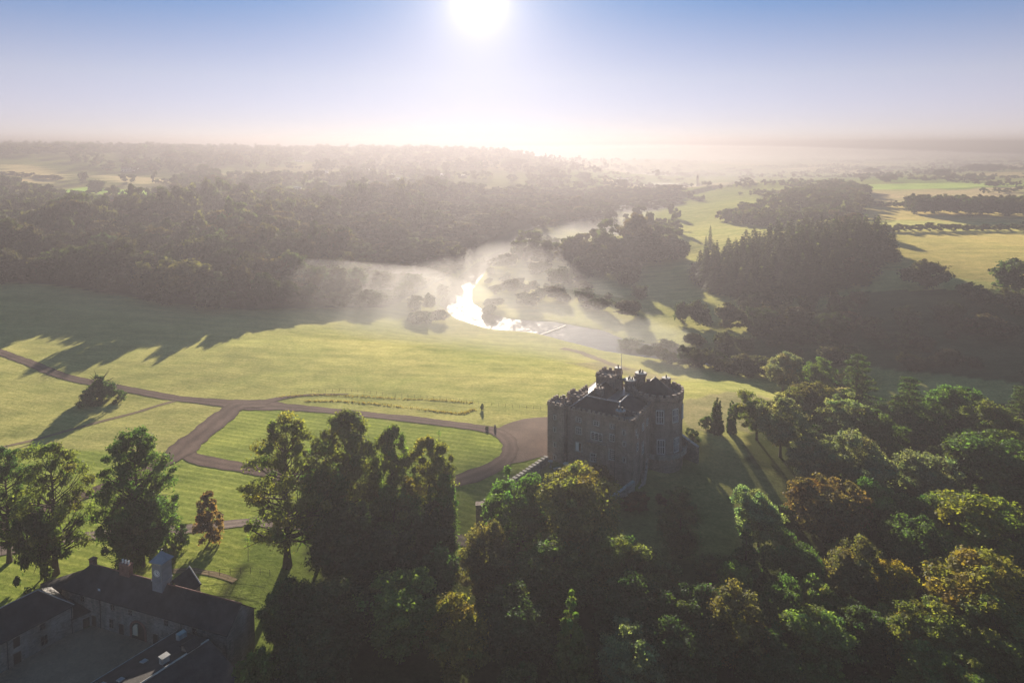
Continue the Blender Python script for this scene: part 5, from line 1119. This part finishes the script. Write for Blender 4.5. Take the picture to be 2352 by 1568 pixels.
fb = frame_obj('farm_building', (-106.4, 115.4), (.549, .836), 'slate roofed farm building at the far left edge behind the barn', 'barn')
gable_walls(MB(), -14, 8, 0, 7, -1, 5.5, 8.8).build('wall', RUBBLE, fb); gable_roof(MB(), -14, 8, 0, 7, 5.5, 8.8).build('roof', SLATE, fb)
fr = frame_obj('coach_house', (-72.5, 95.4), (.561, .828), 'low coach house roof at the bottom of the yard with skylights', 'coach house')
gable_walls(MB(), 0, 24, -19, 0, -4, 4.7, 7.4, True, True).build('wall', RUBBLE, fr); gr = gable_roof(MB(), 0, 24, -19, 0, 4.7, 7.4).build('roof', SLATE, fr)
sl_ = 2.7/9.5
for x, y in ((16.5, -3.4), (10.4, -2.6), (12.2, -4.6)):
    z = 4.7-y*sl_+.2; mb = MB(); mb.add([(x-.45,y-.6,z+.6*sl_),(x+.45,y-.6,z+.6*sl_),(x+.45,y+.6,z-.6*sl_),(x-.45,y+.6,z-.6*sl_),(x-.45,y-.6,z+.6*sl_+.14),(x+.45,y-.6,z+.6*sl_+.14),(x+.45,y+.6,z-.6*sl_+.14),(x-.45,y+.6,z-.6*sl_+.14)], [(0,3,2,1),(4,5,6,7),(0,1,5,4),(1,2,6,5),(2,3,7,6),(3,0,4,7)]); s_ = mb.build('skylight', COPING, gr)
    mb = MB(); mb.add([(x-.36,y-.5,z+.5*sl_+.145),(x+.36,y-.5,z+.5*sl_+.145),(x+.36,y+.5,z-.5*sl_+.145),(x-.36,y+.5,z-.5*sl_+.145)], [(0,3,2,1)]); mb.build('pane', BLUEGREY, s_)
MB().tube([(-.2, -9.5, 7.62), (24.2, -9.5, 7.62)], [.16, .16], 6).build('ridge_tile', COPING, fr)
MB().tube([(-.2, .2, 4.75), (24.2, .2, 4.75)], [.13, .13], 6).build('eaves_gutter', COPING, fr)
mb = MB().box(20.6, 22.4, -9.4, -7.4, 5.8, 7.9); dm = mb.build('dormer', RUBBLE, gr); gable_roof(MB(), 20.6, 22.4, -9.4, -7.4, 7.9, 8.7).build('dormer_roof', SLATE, dm)
MB().box(22.2, 23.6, -3.9, -2.9, 5.4, 7.0).build('roof_box', COPING, gr); MB().box(17.0, 18.2, -8.2, -7.2, 7.0, 8.2).box(16.9, 18.3, -8.3, -7.1, 8.203, 8.4).build('chimney', COPING, fr)
# yard surface
P_ = [(-88.6, 95.0), (-83.2, 109.8), (-80.2, 112.5), (-52, 102.2), (-60.3, 104.4), (-72.5, 86.0), (-85, 80)]
sheet('courtyard', [(-95.2,98.2), (-80.9,120.0), (-78.3,122.2), (-59.4,115.7), (-73,95), (-88,84)], YARD, .05, 'gravel yard enclosed by the stable buildings', 'courtyard')

# ---------------------------------------------------------------- far village
def house(u, v, w, d, h, rot, wall, label, roofm=SLATE, rh=2.6, name='house', cat='house'):
    x, y, z = hit(u, v); e = tag(empty(name, (x, y, z), rot), label, cat, 'houses of the far village')
    gable_walls(MB(), -w/2, w/2, -d/2, d/2, -1, h, h+rh).build('wall', wall, e); gable_roof(MB(), -w/2, w/2, -d/2, d/2, h, h+rh).build('roof', roofm, e)
    for i in (-1, 0, 1):
        f = MB(); f.box(i*w*.3-.5, i*w*.3+.5, -d/2-.06, -d/2-.003, 1.2, 2.6); f.build('window', GLASS, e)
    MB().box(w*.3, w*.3+.9, -.4, .4, h+rh*.6, h+rh+1.1).build('chimney', BRICK, e)
SHINE = simple('wet_slate', (.20, .20, .21), .16, .1, .8, 0, .8)
TIN = simple('tin_roof', (.5, .5, .5), .22, .1, .5, 0, .6, .5)
hs = [(60,462,16,7,4.5,.1,RENDER,'house with long slate roof at the left edge of the village'),(22,470,12,7,5,.3,RENDER,'small house lowest on the left edge of the village'),(115,458,14,7,4,-.1,RUBBLE,'low house below the bright green field, left'),(165,462,18,7,4.5,.15,RENDER,'long terrace roof below the bright green field'),(250,468,26,8,4.5,.2,BRICK,'longest reddish terrace below the green field'),(320,470,20,8,4.5,.25,BRICK,'reddish terrace ending beside the green field'),(345,480,12,7,5,-.2,RENDER,'pale gabled house right of the reddish terrace'),(290,394,14,8,5,.1,RENDER,'whitish house on the upper left hillside'),(310,393,11,7,4,.0,RENDER,'smaller whitish house on the upper left hillside')]
for a in hs: house(*a)
for u, v, w, d, h, rot, l in [(842,391,20,12,3.5,.05,'shed with roof flashing in the sun, left of the ridge'),(903,404,8,6,3.5,.2,'small roof glinting below the flashing shed'),(917,414,10,6,3.5,.3,'lower roof glinting left of the brightest one'),(1012,404,20,9,4,.25,'brightest flashing roof in the middle of the village'),(1065,407,12,7,4,.2,'dim glinting roof right of the brightest one'),(683,437,10,7,4,.1,'roof glinting among the trees left of centre'),(712,446,13,7,4,.2,'roof glinting lower among the trees left of centre'),(745,398,14,8,4,.1,'faint glinting roof on the hillside'),(1430,413,26,9,3.5,.05,'long flat shining roof near the river bend'),(1418,422,14,9,3.5,.1,'arched pale shed below the long shining roof'),(688,372,20,9,4,.1,'far roof glinting under the ridge')]:
    house(u, v, w, d, h, rot, RENDER, l, TIN, .5, 'farm_shed', 'shed')
def spire(u, v, vt, w, label):
    x, y, z = hit(u, v); d = ray(u, vt); h = CAMZ+d[2]/d[1]*y-z; e = tag(empty('church_tower', (x, y, z)), label, 'tower')
    MB().box(-w/2, w/2, -w/2, w/2, -1, h*.72).build('wall', RUBBLE, e); MB().lathe(0, 0, [(w*.68, h*.72+.003), (.1, h)], 4).build('roof', SLATE, e)
spire(1602, 428, 400, 4, 'slim church tower among misty trees by the far river')

# ---------------------------------------------------------------- haze
hz = MB().box(-7300, 7300, -120, 9000, -18, 102)
m, nt, out = new_mat('haze_air')
pv = node(nt, 'ShaderNodeVolumePrincipled'); pv.inputs['Color'].default_value = (0.155, 0.15, 0.165, 1)
pv.inputs['Density'].default_value = 0.00078; pv.inputs['Anisotropy'].default_value = 0.5
nt.links.new(pv.outputs[0], out.inputs['Volume'])
try: m.cycles.homogeneous_volume = True
except Exception: pass
tag(hz.build('haze', m), 'pale morning haze hanging over the valley', 'haze', kind='stuff')

# mist lying along the river
def mist_body(P, half, zc, hh, n=20):
    P = np.array(P, float); D = np.gradient(P, axis=0); D /= np.linalg.norm(D, axis=1)[:, None]; N = np.stack([D[:, 1], -D[:, 0]], 1); vs = []
    for k in range(len(P)):
        for i in range(n):
            a = 2*math.pi*i/n; q = P[k]+N[k]*half[k]*math.cos(a); vs.append((q[0], q[1], zc[k]+hh[k]*(1 if math.sin(a) > 0 else .12)*(1-math.cos(a)**2)**3*(1 if math.sin(a) else 1)*(1 if math.sin(a) >= 0 else -1)))
    m_ = len(P)-1; fs = [(k*n+i, k*n+(i+1) % n, (k+1)*n+(i+1) % n, (k+1)*n+i) for k in range(m_) for i in range(n)]+[tuple(range(n-1, -1, -1)), tuple(m_*n+i for i in range(n))]
    return MB().add(vs, [tuple(reversed(f)) for f in fs])
mm, nt, out = new_mat('mist_air')
pv = node(nt, 'ShaderNodeVolumePrincipled'); pv.inputs['Color'].default_value = (0.95, 0.94, 0.92, 1)
pv.inputs['Density'].default_value = 0.0042; pv.inputs['Anisotropy'].default_value = 0.45
nt.links.new(pv.outputs[0], out.inputs['Volume'])
mist = mist_body([(91.4,257.5),(59.6,317.6),(-25.6,377.7),(-54.4,437.8),(-15.0,521.0),(28.299999999999997,613.4),(76.3,752.0),(182.5,1001.2),(307.2,1407.0),(422.0,1959.5),(498.2,2694.7)], [3,90,170,210,200,170,180,240,320,420,40], [-14]*11, [1,13,19,20,19,18,17,16,13,10,2]).build('river_mist', mm)
import bmesh
bm_ = bmesh.new(); bm_.from_mesh(mist.data); bmesh.ops.recalc_face_normals(bm_, faces=bm_.faces[:]); bm_.to_mesh(mist.data); print('mist volume', bm_.calc_volume(signed=True)); bm_.free()
tag(mist, 'thin bright mist lying along the river valley', 'mist', kind='stuff')

pm, nt, out = new_mat('plain_mist_air')
pv = node(nt, 'ShaderNodeVolumePrincipled'); pv.inputs['Color'].default_value = (0.95, 0.94, 0.93, 1)
pv.inputs['Density'].default_value = 0.0007; pv.inputs['Anisotropy'].default_value = 0.35
nt.links.new(pv.outputs[0], out.inputs['Volume'])
pmist = mist_body([(250,1050),(450,1500),(650,2200),(800,3200),(900,4400),(1000,5800),(1000,7200)], [250,1100,2300,3300,4200,4200,200], [-6]*7, [2,24,48,80,90,84,2], 32).build('plain_mist', pm)
bm_ = bmesh.new(); bm_.from_mesh(pmist.data); bmesh.ops.recalc_face_normals(bm_, faces=bm_.faces[:]); bm_.to_mesh(pmist.data); bm_.free()
tag(pmist, 'white ground mist covering the far plain below the skyline', 'mist', kind='stuff')

wm, nt, out = new_mat('wood_mist_air')
pv = node(nt, 'ShaderNodeVolumePrincipled'); pv.inputs['Color'].default_value = (0.95, 0.94, 0.92, 1)
pv.inputs['Density'].default_value = 0.0024; pv.inputs['Anisotropy'].default_value = 0.45
nt.links.new(pv.outputs[0], out.inputs['Volume'])
wmist = mist_body([(-300,425),(-240,420),(-170,412),(-105,415),(-50,430),(-5,450)], [5,80,110,120,110,5], [8,7,3,-4,-9,-11], [1,8,17,21,19,1], 28).build('wood_mist', wm)
bm_ = bmesh.new(); bm_.from_mesh(wmist.data); bmesh.ops.recalc_face_normals(bm_, faces=bm_.faces[:]); bm_.to_mesh(wmist.data); bm_.free()
tag(wmist, 'sunlit mist drifting through the lower edge of the left wood', 'mist', kind='stuff')
